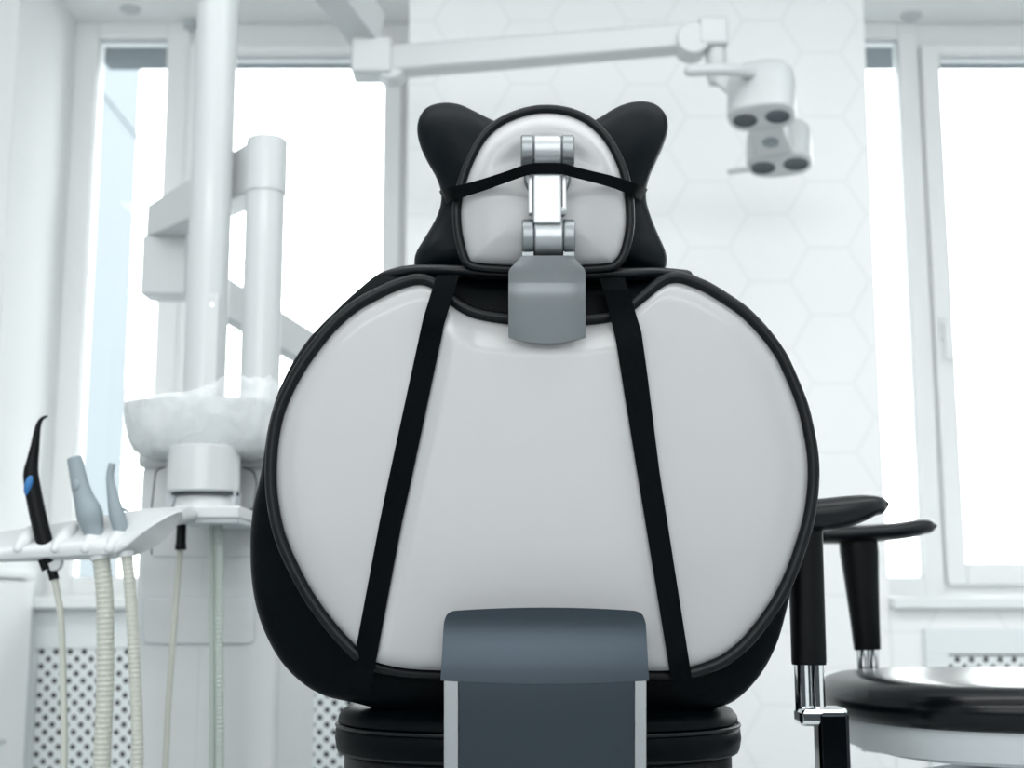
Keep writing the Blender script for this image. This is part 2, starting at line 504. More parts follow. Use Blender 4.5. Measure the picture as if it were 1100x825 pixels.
# radiator covers -------------------------------------------------
def perforated(bm, x0, x1, z0, z1, y, pitch, hole, th):
    """sheet with round holes on a lattice turned by 45 degrees"""
    d = pitch / 2
    nx = int((x1 - x0) / d); nz = int((z1 - z0) / d)
    ox = (x1 - x0 - nx * d) / 2; oz = (z1 - z0 - nz * d) / 2
    cache = {}
    def V(x, z, yy):
        k = (round(x, 5), round(z, 5), round(yy, 5))
        if k not in cache: cache[k] = bm.verts.new((x, yy, z))
        return cache[k]
    K = 8
    for i in range(nx):
        for j in range(nz):
            a, b = x0 + ox + i * d, z0 + oz + j * d
            cx, cz = a + d / 2, b + d / 2
            corners = [(a, b), (a + d / 2, b), (a + d, b), (a + d, b + d / 2), (a + d, b + d), (a + d / 2, b + d), (a, b + d), (a, b + d / 2)]
            if (i + j) % 2:
                bm.faces.new([V(x, z, y) for x, z in corners])
            else:
                ring = []
                for x, z in corners:
                    dx, dz = x - cx, z - cz; l = math.hypot(dx, dz)
                    ring.append((cx + dx / l * hole, cz + dz / l * hole))
                for q in range(K):
                    r = (q + 1) % K
                    bm.faces.new((V(*corners[q], y), V(*corners[r], y), V(*ring[r], y), V(*ring[q], y)))
                    bm.faces.new((V(*ring[q], y), V(*ring[r], y), V(*ring[r], y + th), V(*ring[q], y + th)))
    return bm

def radiator_cover(label, x0, x1, z1, panels, y):
    """front board with perforated openings, standing on the floor in front of a black sheet painted as the shade inside"""
    z0 = 0.06
    root = thing('radiator_cover', label, 'radiator cover', ((x0 + x1) / 2, y, z0))
    bm = NB(); zt = panels[0][2]; zb = panels[0][3]
    xs = [x0] + [v for p in panels for v in (p[0], p[1])] + [x1]
    for i in range(0, len(xs), 2):
        box(bm, xs[i], xs[i + 1], y, y + 0.018, zb, zt)
    box(bm, x0, x1, y, y + 0.018, zt, z1); box(bm, x0, x1, y, y + 0.018, z0, zb)
    build('frame', bm, 'grille', root, bevel=0.002)
    for p in panels:
        pt = S(15.0, y)
        build('perforated_panel', perforated(NB(), p[0] - 0.004, p[1] + 0.004, zb - 0.004, zt + 0.004, y + 0.006, pt, S(3.1, y), 0.004), 'grille', root, smooth=20)
        build('shade_sheet', box(NB(), p[0], p[1], y + 0.0145, y + 0.018, zb, zt), 'hollow_shade', root)  # black sheet stands in for the shade behind the holes
    return root

yg = YP - 0.005
zt = W(80, 697, yg).z
px = lambda x, y, Y: W(x, y, Y).x
xg = [px(36, 700, yg), px(284, 700, yg), px(314, 740, yg), px(433, 740, yg)]
radiator_cover('white perforated radiator cover under the left window, behind the hoses', px(-40, 700, yg), XPL - 0.002, UNDER - 0.001,
               [(xg[0], xg[1], zt, 0.15), (xg[2], xg[3], zt, 0.15)], yg + 0.02)
yg2 = YP - 0.02
radiator_cover('white perforated radiator cover under the right window, behind the stool', px(994, 690, yg2), 2.3, W(1000, 676, yg2).z,
               [(px(1019, 704, yg2), 2.2, W(1000, 703, yg2).z, 0.15)], yg2)

# building across the street, seen through the narrow left pane
bx1 = W(150, 120, 18).x
bld = thing('building', 'pale blue grey building outside the narrow left window pane', 'building', (bx1 - 2.0, 13, -6))
build('wall', box(NB(), bx1 - 4, bx1, 8, 18, -6, 16), 'facade', bld)
for z in (7.1,):
    build('ledge', box(NB(), bx1, bx1 + 0.02, 8, 18.0, z, z + 0.06), 'facade', bld)
tag(build('pavement', box(NB(), -60, 60, 4.6, 90, -6.1, -6), 'asphalt'), 'grey street ground outside below the windows', 'ground')['kind'] = 'structure'

# white cabinet at the left edge
zc = W(30, 612, 3.30).z
xc = W(38, 640, 3.38).x
cab = thing('cabinet', 'white low cabinet at the left edge, beside the left window', 'cabinet', (xc - 0.3, 2.85, 0))
build('body', box(NB(), xc - 0.55, xc - 0.02, 2.35, 3.38, 0.0, zc - 0.02), 'white_matt', cab, bevel=0.003)
build('worktop', box(NB(), xc - 0.56, xc, 2.33, 3.385, zc - 0.02, zc), 'white_matt', cab, bevel=0.003)
for i in range(2):
    d = build('door', box(NB(), xc - 0.02, xc - 0.002, 2.37 + i * 0.505, 2.865 + i * 0.505, 0.08, zc - 0.03), 'white_matt', cab, bevel=0.003)
    build('handle', box(NB(), xc - 0.002, xc + 0.012, 2.58 + i * 0.505, 2.70 + i * 0.505, zc - 0.40, zc - 0.39), 'white', d, bevel=0.003)

# ------------------------------------------------------------------ dental chair
YB = 1.46
chair = thing('dental_chair', 'white shelled dental chair with black leather cushions, seen from behind', 'dental chair', (0.035, 1.75, 0))

OUT = [(446, 294), (424, 300), (400, 311), (376, 325), (353, 345), (333, 369), (317, 392), (304, 416), (294, 440), (288, 466), (285, 495), (285, 524),
       (288, 549), (293, 572), (300, 592), (309, 612), (322, 637), (337, 660), (351, 678), (366, 695), (383, 711), (400, 721), (440, 729), (500, 731), (585, 731),
       (670, 731), (735, 730), (768, 721), (787, 711), (807, 694), (828, 668), (844, 643), (857, 615), (869, 580), (876, 553), (880, 520), (880, 496),
       (877, 472), (868, 433), (850, 389), (839, 370), (826, 353), (812, 338), (797, 325), (766, 305), (748, 297), (732, 292), (716, 293), (703, 300),
       (692, 309), (681, 318), (668, 328), (653, 334), (629, 337), (585, 339), (545, 336), (515, 331), (499, 324), (487, 315), (476, 304), (463, 296)]
CX, CY = 584.0, 530.0
def inset(pts, d):
    """move a closed pixel outline inwards by d pixels"""
    o = []; k = len(pts)
    for i in range(k):
        ax, ay = pts[i - 1]; bx, by = pts[(i + 1) % k]
        tx, ty = bx - ax, by - ay; l = math.hypot(tx, ty)
        nx, ny = -ty / l, tx / l                     # this list runs anticlockwise on screen
        o.append((pts[i][0] + nx * d * INS, pts[i][1] + ny * d * INS))
    return o
INS = 1
NO = 320
OUTS = crm(OUT, NO, True)
ar = sum(OUTS[i - 1][0] * OUTS[i][1] - OUTS[i][0] * OUTS[i - 1][1] for i in range(NO))
INS = 1 if ar > 0 else -1
RIM = inset(OUTS, 10.5)
TRIMC = inset(OUTS, 6.2)

LRIDGE = [(330, 487), (360, 486), (380, 484), (450, 470), (540, 450), (630, 432), (720, 414)]
RRIDGE = [(330, 655), (345, 660), (360, 665), (400, 671), (508, 688), (722, 723)]
NOTCH = [(484, 334), (510, 347), (545, 352), (585, 354), (632, 352), (664, 347), (690, 332)]
def ramp(t, k=0.16):
    """straight slope from 0 to 1 with rounded ends"""
    if t <= -k: return 0.0
    if t < k: return (t + k) ** 2 / (4 * k)
    if t <= 1 - k: return t
    if t < 1 + k: return 1 - (1 + k - t) ** 2 / (4 * k)
    return 1.0
def smin(a, b, k=0.2):
    h = max(k - abs(a - b), 0) / k
    return max(0.0, min(a, b) - h * h * k / 4)
def shell_Y(x, y, s):
    base = YB + 0.004 - 0.014 * (1 - s ** 38) - 0.003 * (1 - s ** 3)
    lr = lerp_tab(LRIDGE, y); rr = lerp_tab(RRIDGE, y)
    side = min(ramp((x - lr + 30) / 31), ramp((rr + 18 - x) / 18))
    top = ramp((y - lerp_tab(NOTCH, x)) / 27)
    return base - 0.024 * smin(side, top)

def s_of(x, y):
    """radial position of a pixel inside RIM, 0 centre to 1 edge"""
    th = math.atan2(y - CY, x - CX); best = 1e9; val = 1
    for p in RIM:
        d = abs(math.atan2(p[1] - CY, p[0] - CX) - th); d = min(d, 2 * math.pi - d)
        if d < best: best = d; val = math.hypot(x - CX, y - CY) / math.hypot(p[0] - CX, p[1] - CY)
    return min(val, 1.0)
def on_shell(x, y): return shell_Y(x, y, s_of(x, y))

bm = NB(); NR = 110
rings = []
for i in range(1, NR + 1):
    s = 1 - (1 - i / NR) ** 1.35
    rings.append([W(CX + (p[0] - CX) * s, CY + (p[1] - CY) * s, shell_Y(CX + (p[0] - CX) * s, CY + (p[1] - CY) * s, s)) for p in RIM])
rings.append([W(p[0], p[1], YB + 0.012) for p in RIM])
loft(bm, rings)
build('backrest_shell', bm, 'shell', chair, smooth=60)
bm = NB()
tube(bm, [W(p[0], p[1], YB - 0.0005) for p in TRIMC], S(6.3, YB), 14, closed=True)
build('shell_gasket', bm, 'gasket', chair, smooth=180)

CUSH = [(430, 288), (408, 293), (386, 310), (360, 334), (330, 366), (306, 405), (290, 450), (280, 510), (272, 545), (269, 580), (270, 620), (276, 655),
        (287, 685), (303, 712), (325, 734), (350, 748), (385, 756), (430, 768), (500, 778), (585, 780), (670, 777), (735, 768), (778, 758), (800, 744), (820, 720),
        (835, 690), (845, 655), (853, 620), (863, 585), (872, 540), (874, 490), (868, 440), (848, 390), (820, 350), (790, 322), (760, 303), (735, 292), (700, 289), (585, 288), (470, 287)]
bm = NB(); puff(bm, CUSH, 1.515, 0.045, 0.09, N=240, rings=18, pw=3.2)
build('backrest_cushion', bm, 'leather', chair, smooth=180)
# flat lip along the top of the cushion
bm = NB()
tp = crm([tuple(W(x, y, Yq)) for x, y, Yq in ((418, 297, 1.51), (440, 292, 1.495), (480, 291.5, 1.482), (540, 294, 1.475), (600, 295, 1.473), (660, 295, 1.476), (705, 294.5, 1.485), (736, 297, 1.50))], 40)
tube(bm, tp, S(7.2, 1.48), 18, flat=1.5, roundend=True)
build('cushion_lip', bm, 'lip_leather', chair, smooth=180)

# straps down the back
def strap(pts):
    """pts: (xl, xr, y, Y or None)"""
    q = crm([(a, b, c, 0 if d is None else d, 0 if d is None else 1) for a, b, c, d in pts], 60)
    L_, R_ = [], []
    for a, b, c, d, f in q:
        ya = on_shell(a, c) if c > 306 else YB; yb_ = on_shell(b, c) if c > 306 else YB
        ya, yb_ = (ya if ya < yb_ + .01 else yb_), yb_
        if f > 0.02:
            w = min(1, f); ya = ya * (1 - w) + d / max(f, .3) * w if f >= 0.99 else ya; yb_ = yb_ if f < .99 else d
        L_.append([a, c, ya]); R_.append([b, c, yb_])
    return L_, R_
def make_strap(xl_tab, xr_tab, y0, y1, name='strap'):
    n = 70; Ls, Rs = [], []
    for i in range(n):
        y = y0 + (y1 - y0) * i / (n - 1)
        xl, xr = lerp_tab(xl_tab, y), lerp_tab(xr_tab, y)
        if y < 345:
            w = sm(300, 345, y)
            top = 1.462 - 0.014 * sm(296, 312, y)
            k = top * (1 - w) + w * min(on_shell(xl, 346), on_shell(xr, 346))
            k = min(k, YB - 0.0078) if 299 < y < 340 else k
            a = b = k
        else:
            a, b = on_shell(xl, y), on_shell(xr, y)
            over = max(a + (b - a) * q / 8 - on_shell(xl + (xr - xl) * q / 8, y) for q in range(1, 8))
            if over > 0: a -= over + 0.0006; b -= over + 0.0006
            if y > 700:
                w2 = sm(720, 731, y)
                a = a * (1 - w2) + (YB - 0.0085) * w2; b = b * (1 - w2) + (YB - 0.0085) * w2
        Ls.append([xl, y, a]); Rs.append([xr, y, b])
    for arr in (Ls, Rs):                             # smooth the depth a little, as a taut strap would
        for _ in range(6):
            v = [p[2] for p in arr]
            for i in range(1, n - 1): arr[i][2] = min(v[i], (v[i - 1] + v[i] + v[i + 1]) / 3)
    bm = NB()
    ribbon(bm, [W(x, y, Y - 0.0012) for x, y, Y in Ls], [W(x, y, Y - 0.0012) for x, y, Y in Rs], 0.0018)
    return build(name, bm, 'strap', chair, smooth=30)
make_strap([(296, 469), (343, 454.5), (510, 418.5), (560, 408), (720, 378), (745, 373)], [(296, 493.5), (349, 477), (510, 443), (560, 432), (720, 402), (745, 397)], 296, 745)
make_strap([(300, 644), (318, 650), (363, 661), (400, 667), (508, 684.5), (722, 719.5), (745, 723)], [(300, 671), (318, 677), (357, 689), (400, 695), (508, 708.5), (722, 742), (745, 745.5)], 299, 745)

# headrest ---------------------------------------------------------
HOUT = [(486, 226), (486.5, 243), (489, 259), (494, 278), (501, 288), (515, 292), (545, 294), (585, 294.5), (625, 294), (655, 292), (666, 287), (674, 276), (679, 259), (681.5, 243),
        (681.5, 226), (680, 208), (675, 185), (669.5, 170), (662, 155), (653, 142), (643, 132), (632, 124), (618, 117.5), (603, 113.8), (588, 112.6), (574, 113.4),
        (560, 116.5), (546, 121.5), (532, 129), (519, 140), (510, 152), (503, 165), (496.5, 180), (491, 197), (487.5, 212)]
HN = 200; HO = crm(HOUT, HN, True)
ar = sum(HO[i - 1][0] * HO[i][1] - HO[i][0] * HO[i - 1][1] for i in range(HN))
INS = 1 if ar > 0 else -1
HR = inset(HO, 8.5); HT = inset(HO, 4.6)
HCX, HCY = 584.0, 208.0
YH = 1.462
def head_Y(x, y, s):
    base = YH - 0.016 * (1 - s ** 3.2) - 0.010 * (1 - s ** 16)
    # recess behind the hinge: arched top
    dx, dy = (x - 588) / 74, (y - 208) / 73
    r = math.hypot(dx, dy)
    rec = (1 - sm(0.60, 1.0, r)) * (1 - sm(166, 212, y))
    return base + 0.011 * rec
bm = NB(); rings = []
for i in range(1, 61):
    s = 1 - (1 - i / 60) ** 1.3
    rings.append([W(HCX + (p[0] - HCX) * s, HCY + (p[1] - HCY) * s, head_Y(HCX + (p[0] - HCX) * s, HCY + (p[1] - HCY) * s, s)) for p in HR])
rings.append([W(p[0], p[1], YH + 0.015) for p in HR])
loft(bm, rings)
build('headrest_shell', bm, 'shell', chair, smooth=60)
bm = NB(); tube(bm, [W(p[0], p[1], YH - 0.001) for p in HT], S(5.0, YH), 14, closed=True)
build('headrest_gasket', bm, 'gasket', chair, smooth=180)
bm = NB(); puff(bm, inset(HO, 2), 1.478, 0.010, 0.012, N=160, rings=10, pw=3)
build('headrest_pad', bm, 'leather', chair, smooth=180)

# hinge of the headrest
YK = 1.418
def cyl_x(bm, x0, x1, py, Y, r, n=40):
    a, b = W(x0, py, Y), W(x1, py, Y)
    return lathe(bm, a, [(r - 0.0015, 0), (r, 0.0015), (r, (b - a).length - 0.0015), (r - 0.0015, (b - a).length)], n, axis=(1, 0, 0))
c = W(588, 190, 1.434)
hub = build('hinge_disc', lathe(NB(), c, [(S(25, YK), 0.012), (S(26.5, YK), 0.006), (S(26.5, YK), 0.0), (S(24, YK), -0.003)], 48, axis=(0, 1, 0)), 'steel', chair)
build('headrest_knuckle', cyl_x(NB(), 573.2, 602.8, 163, YK, S(18.5, YK)), 'silver', chair)
for x0, x1 in ((559.5, 572.9), (603.1, 616.5)):
    bm = NB(); cyl_x(bm, x0, x1, 163, YK, S(18.5, YK))
    build('knuckle_ear', bm, 'steel', chair)
bm = NB()
a, b = W(573, 176, 1.400), W(603, 240, 1.400)
box(bm, a.x, b.x, 1.397, 1.412, b.z, a.z)
build('hinge_link', bm, 'white_metal', chair, bevel=0.002)
for x0, x1, yy in ((567.5, 572.5, 230), (603.5, 608.5, 228)):
    a, b = W(x0, 186, 1.405), W(x1, yy, 1.405)
    bm = NB(); box(bm, a.x, b.x, 1.402, 1.413, b.z, a.z)
    build('link_rail', bm, 'white_metal', chair, bevel=0.0015)
c = W(604.5, 226, 1.402)
build('lock_pin', lathe(NB(), c, [(0.002, -0.002), (0.0045, 0), (0.0045, 0.010), (0.002, 0.012)], 20, axis=(0, 1, 0)), 'silver', chair)
build('stem_knuckle', cyl_x(NB(), 573.9, 604.1, 256, YK, S(21, YK)), 'silver', chair)
for x0, x1 in ((560.5, 573.6), (604.4, 617.5)):
    bm = NB(); cyl_x(bm, x0, x1, 256, YK, S(21, YK))
    a, b = W(x0, 258, YK - 0.006), W(x1, 281, YK - 0.006)
    box(bm, a.x, b.x, YK - 0.010, YK + 0.016, b.z, a.z)
    build('knuckle_ear', bm, 'steel', chair, bevel=0.001)
# stem plate going into the shell
STEM = crm([(268, 1.3870), (285, 1.3922), (303, 1.3985), (320, 1.4008), (345, 1.4110), (372, 1.427)], 120)
def stem_Y(y): return lerp_tab(STEM, y)
bm = NB(); rows = []
for y, xl, xr in ((274.5, 560.2, 617.3), (278, 558.0, 618.0), (284, 552, 623.5), (289, 547.5, 627.8), (292, 546.4, 628.8), (303, 546.2, 629), (304.5, 546.2, 629), (312, 546.2, 629), (320, 546.2, 629), (328, 546.2, 629), (334, 546.2, 629), (340, 546.2, 629), (346, 546.2, 629), (352, 546.2, 629.2), (362, 546.2, 629.3)):
    row = []
    for k in range(13):
        t = k / 12; x = xl + (xr - xl) * t
        yy = y + (7 * (1 - (2 * t - 1) ** 2) * (y - 340) / 22 if y > 340 else 0)
        row.append((x, yy, stem_Y(y) + 0.004 * (2 * t - 1) ** 4))
    rows.append(row)
front = [[W(*p) for p in r] for r in rows]
back = [[W(p[0], p[1], p[2]) + Vector((0, 0.028 - 0.024 * sm(300, 350, r[0][1]), 0)) for p in r] for r in rows]
loft(bm, [f + bk[::-1] for f, bk in zip(front, back)])
build('headrest_stem', bm, 'steel', chair, smooth=12)

# bottom bracket ---------------------------------------------------
def plate_Y(y): return lerp_tab(PLY, y)
PLY = crm([(648, 1.3830), (656, 1.3846), (668, 1.3862), (682, 1.3858), (697, 1.3822), (712, 1.3792), (728, 1.3780), (750, 1.3786), (780, 1.3825), (825, 1.3925), (900, 1.412)], 200)
PLT = rounded([(473.5, 731), (475, 700), (479, 660), (540, 653.5), (585, 652.5), (630, 653.5), (690, 660), (695, 700), (697, 731), (681, 735), (681, 900), (493, 900), (493, 735)],
              [0, 0, 13, 0, 0, 0, 13, 0, 0, 0, 0, 0, 0])
bm = NB()
rows = []
def plate_x(y, side):
    if y < 672:
        t = (672 - y) / 19.5
        inset_ = 14 * (1 - math.sqrt(max(0, 1 - t * t))) if t > 0 else 0
    else: inset_ = 0
    base = lerp_tab([(652, 477.5), (672, 476.5), (731, 473.2)], y) if side < 0 else lerp_tab([(652, 692.5), (672, 694), (731, 697.3)], y)
    return base + inset_ if side < 0 else base - inset_
for y in [652.6, 653, 653.6, 654.5, 656, 658, 661, 665, 670, 676, 684, 692, 700, 710, 720, 731]:
    xl, xr = plate_x(y, -1), plate_x(y, 1)
    row = []
    for k in range(25):
        t = k / 24; x = xl + (xr - xl) * t
        bow = 3.5 * (2 * t - 1) ** 2 * (1 if y < 660 else 0)
        row.append((x, y + bow * (660 - y) / 8 if y < 660 else y + (4 * (1 - (2 * t - 1) ** 2) if y == 731 else 0), plate_Y(y) + 0.004 * (2 * t - 1) ** 2))
    rows.append(row)
front = [[W(*p) for p in r] for r in rows]; back = [[W(*p) + Vector((0, 0.010, 0)) for p in r] for r in rows]
loft(bm, [f + b_[::-1] for f, b_ in zip(front, back)])
pl = build('bracket_cover', bm, 'plate', chair, smooth=35)
bm = NB(); rows = []
for y in (728, 740, 760, 780, 800, 825, 860, 900):
    rows.append([(493 + 188 * k / 20, y, plate_Y(y) + 0.0012 + 0.003 * (2 * k / 20 - 1) ** 2) for k in range(21)])
front = [[W(*p) for p in r] for r in rows]; back = [[W(*p) + Vector((0, 0.010, 0)) for p in r] for r in rows]
loft(bm, [f + b_[::-1] for f, b_ in zip(front, back)])
build('bracket_panel', bm, 'plate', chair, smooth=35)
for x0, x1 in ((476.8, 492.6), (681.4, 694.5)):
    bm = NB(); rows = []
    for y in (727, 760, 800, 850, 900):
        rows.append([(x0, y, plate_Y(y) + 0.004), (x1, y, plate_Y(y) + 0.004)])
    front = [[W(*p) for p in r] for r in rows]; back = [[W(*p) + Vector((0, 0.03, 0)) for p in r] for r in rows]
    loft(bm, [f + b_[::-1] for f, b_ in zip(front, back)])
    build('side_rail', bm, 'silver', chair, smooth=30, bevel=0.0015)

# seat and base ----------------------------------------------------
scx = W(579, 790, 1.52).x
def seat_outline(grow, n=48):
    hw = 0.232 + grow; pts = []
    for i in range(n + 1):
        t = -1 + 2 * i / n
        th = t * math.pi / 2
        x = scx + hw * math.copysign(abs(math.sin(th)) ** 0.8, th)
        y = 1.62 - (0.19 + grow) * max(0, math.cos(th)) ** 0.8
        pts.append((x, y))
    pts += [(scx + hw * 0.98, 2.15), (scx + hw * 0.6, 2.35), (scx - hw * 0.6, 2.35), (scx - hw * 0.98, 2.15)]
    return pts
zs = lambda y: W(585, y, 1.43).z
def slab(bm, prof):
    rings = []
    for g, z in prof:
        rings.append([Vector((x, y, z)) for x, y in seat_outline(g)])
    return loft(bm, rings)
z_t, z_m, z_b = zs(779), zs(792), zs(823)
bm = NB(); slab(bm, [(-0.05, z_t + 0.012), (-0.02, z_t + 0.009), (-0.008, z_t + 0.004), (-0.003, z_t - 0.002), (-0.002, z_m + 0.004), (-0.005, z_m + 0.0015),
                     (-0.004, z_m - 0.001), (0.0, z_m - 0.004), (0.001, (z_m + z_b) / 2), (-0.001, z_b + 0.003), (-0.006, z_b), (-0.05, z_b - 0.003)])
build('seat_cushion', bm, 'leather', chair, smooth=60)
for zz, g in ((z_m, -0.001), (z_b + 0.001, -0.004)):
    pts = [Vector((x, y, zz)) for x, y in seat_outline(g)[:49]]
    build('seat_piping', tube(NB(), pts, 0.0022, 8, ref=(0, 0, 1)), 'gasket', chair, smooth=180)
bm = NB(); slab(bm, [(-0.012, z_b - 0.002), (-0.010, z_b - 0.006), (-0.010, z_b - 0.05), (-0.04, z_b - 0.07), (-0.08, z_b - 0.075)])
build('seat_frame', bm, 'black_plastic', chair, smooth=50)
bm = NB(); box(bm, scx - 0.11, scx + 0.11, 1.60, 2.0, 0.07, z_b - 0.06)
build('base_column', bm, 'white', chair, bevel=0.04)
bm = NB(); box(bm, scx - 0.25, scx + 0.25, 1.45, 2.35, 0.0, 0.08)
build('base_plate', bm, 'white', chair, bevel=0.03)

# black cushion strapped behind the headrest -------------------------
pil = thing('head_cushion', 'black butterfly shaped cushion strapped behind the white headrest', 'cushion', tuple(W(584, 290, 1.515)))
PIL = [(525, 127), (509, 119), (493, 112), (476, 110.3), (460, 114.5), (451, 125), (448, 139), (451, 156), (459, 174), (468, 190), (473, 204), (473.5, 218),
       (468, 235), (457, 254), (447, 271), (445, 283), (448, 291), (470, 294), (520, 293), (585, 292), (650, 293), (695, 295), (712, 292), (716.5, 282), (715, 270), (708, 254), (700, 235),
       (695, 218), (694.5, 204), (698, 190), (705, 174), (713, 156), (717.5, 139), (715.5, 124), (706, 113), (692, 108.8), (675, 110.5), (659, 117), (641, 128), (615, 140), (584, 144), (553, 139)]
def wrinkle(x, y, s, side):
    q = noise.noise(Vector((x * 0.022, y * 0.028, side))) * 0.006 + noise.noise(Vector((x * 0.05, y * 0.03, 5 + side))) * 0.003
    return q * (1 - s ** 4) * side
bm = NB(); puff(bm, PIL, 1.522, 0.040, 0.05, N=220, rings=20, pw=2.3, mod=wrinkle)
build('pad', bm, 'sheen_leather', pil, smooth=180)
sp = [(475, 212.5, 1.522, 7.4), (477, 211.5, 1.482, 7.6), (485, 208.5, 1.450, 7.2), (500, 204.5, 1.441, 6.5), (520, 198.5, 1.432, 6.0), (545, 190, 1.418, 5.5), (562, 184, 1.4005, 5.6), (575, 181.5, 1.3955, 5.6), (602, 181.5, 1.3955, 5.6),
      (614, 184.5, 1.4005, 5.6), (628, 188, 1.414, 5.5), (650, 193.5, 1.428, 5.8), (668, 199, 1.440, 6.2), (683, 205, 1.450, 6.5), (690.5, 209, 1.482, 6.8), (692.5, 210, 1.522, 6.8)]
q = crm(sp, 70)
Ls, Rs = [], []
for i, (x, y, Y, h) in enumerate(q):
    a = q[max(i - 1, 0)]; b = q[min(i + 1, 69)]
    tx, ty = b[0] - a[0], b[1] - a[1]; l = math.hypot(tx, ty)
    nx, ny = -ty / l * h, tx / l * h
    Ls.append(W(x - nx, y - ny, Y)); Rs.append(W(x + nx, y + ny, Y))
build('strap', ribbon(NB(), Ls, Rs, 0.002), 'strap', pil, smooth=30)

# ------------------------------------------------------------------ dental unit on the left
YU = 2.25
ux0, ux1 = px(147, 600, YU), px(299, 760, YU)
uz = W(160, 486, YU).z
unit = thing('dental_unit', 'white dental unit cabinet with round spittoon bowl, left of the dental chair', 'dental unit', ((ux0 + ux1) / 2, YU + 0.2, 0))
bm = NB(); box(bm, ux0, ux1, YU, YU + 0.42, 0.0, uz - S(14, YU))
build('body', bm, 'white', unit, bevel=0.012)
bm = NB(); box(bm, ux0 - 0.006, ux1 + 0.006, YU - 0.006, YU + 0.43, uz - S(17, YU), uz + 0.004)
build('top_cap', bm, 'white', unit, bevel=0.010)
# front panel with its dark seam
FP = [(163.3, 598), (163.5, 545), (168, 506), (181, 501), (259, 501.5), (272, 507), (275, 520), (271, 547), (270, 598)]
FP2 = [(161.8, 597), (162, 545), (166.6, 505), (180.5, 499.6), (259.6, 500), (273.4, 506), (276.6, 520), (272.6, 549), (271.6, 597)]
pan = build('front_panel', prism(NB(), [W(x, y, YU - 0.003) for x, y in rounded(FP, 4)], (0, 0.004, 0)), 'white', unit, bevel=0.001)
build('panel_seam', prism(NB(), [W(x, y, YU - 0.0008) for x, y in rounded(FP2, 4)], (0, 0.002, 0)), 'seam', unit)
a, b = W(262, 546.5, YU - 0.001), W(272.5, 551, YU - 0.001)
build('latch_slot', box(NB(), a.x, b.x, YU - 0.0045, YU + 0.002, b.z, a.z), 'black_plastic', unit)
# service flap low on the body
FL = rounded([(154, 642), (273, 642), (273, 691), (154, 691)], 8)
FL2 = rounded([(153, 641), (274, 641), (274, 692), (153, 692)], 9)
build('flap_seam', prism(NB(), [W(x, y, YU - 0.002) for x, y in FL2], (0, 0.003, 0)), 'joint_grey', unit)
build('service_flap', prism(NB(), [W(x, y, YU - 0.003) for x, y in FL], (0, 0.004, 0)), 'white', unit, bevel=0.0012)
a, b = W(214, 700, YU), W(216, 830, YU)
build('body_seam', box(NB(), a.x, a.x + 0.0006, YU - 0.0005, YU, 0.15, W(214, 560, YU).z), 'joint_grey', unit)

# poles
YPOLE = 2.50
def pole_xz(x, y): p = W(x, y, YPOLE); return p
p0 = W(220, 400, YPOLE); rp = S(23, YPOLE)
ptop = W(233, -150, YPOLE).z
# spittoon housing (round), neck and tray plate
YC = 2.15
hc = W(219.5, 505, YC); hr = S(38.3, YC)
zt_, zb_ = W(219, 480, YC).z, W(219, 527, YC - hr).z
bm = NB(); lathe(bm, (hc.x, YC, 0), [(hr - 0.006, zt_), (hr, zt_ - 0.003), (hr, zb_ + 0.003), (hr - 0.003, zb_), (hr - 0.012, zb_)], 64)
hs = build('spittoon_housing', bm, 'white', unit)
for sgn in (-1, 1):                       # grey guide pieces below the housing
    bm = NB(); e = hc.x + sgn * hr * 0.96
    f = [Vector((e, YC - 0.02, zb_ + 0.002)), Vector((e - sgn * 0.020, YC - 0.02, zb_ + 0.002)), Vector((e - sgn * 0.009, YC - 0.02, zb_ - 0.024)), Vector((e - sgn * 0.0, YC - 0.02, zb_ - 0.024))]
    prism(bm, f, (0, 0.05, 0)); build('guide', bm, 'joint_grey', unit, bevel=0.001)
nz0, nz1 = W(222, 547, YC - hr).z, W(222, 529, YC - hr).z
bm = NB(); lathe(bm, (hc.x + S(2, YC), YC, 0), [(S(34, YC), nz0), (S(33.5, YC), nz0 + 0.006), (S(31, YC), nz1 - 0.004), (S(29, YC), nz1), (S(25, YC), zb_ + 0.003)], 64)
build('neck', bm, 'white', unit)
bm = NB(); lathe(bm, (hc.x + S(2, YC), YC, 0), [(hr - 0.004, zb_ - 0.004), (hr - 0.004, zb_ + 0.001)], 48)
build('shadow_gap', bm, 'seam', unit)
PLo = [(W(186, 551, 2.06).x, 2.06), (W(258, 551, 2.06).x, 2.06), (W(254, 551, 2.06).x + 0.006, 2.24), (W(190, 551, 2.06).x, 2.24)]
za, zb2, zc2 = W(220, 543, 2.06).z, W(220, 557, 2.06).z, W(220, 562, 2.06).z
bm = NB(); prism(bm, [Vector((x, y, zb2)) for x, y in rounded(PLo, 0.006)], (0, 0, za - zb2))
pt = build('hose_plate', bm, 'white', unit, bevel=0.004)
cxp = sum(p[0] for p in PLo) / 4
bm = NB(); prism(bm, [Vector((cxp + (x - cxp) * 0.95, y + 0.004, zc2)) for x, y in rounded(PLo, 0.006)], (0, 0, zb2 - zc2 + 0.001))
build('plate_underside', bm, 'joint_grey', pt, bevel=0.002)

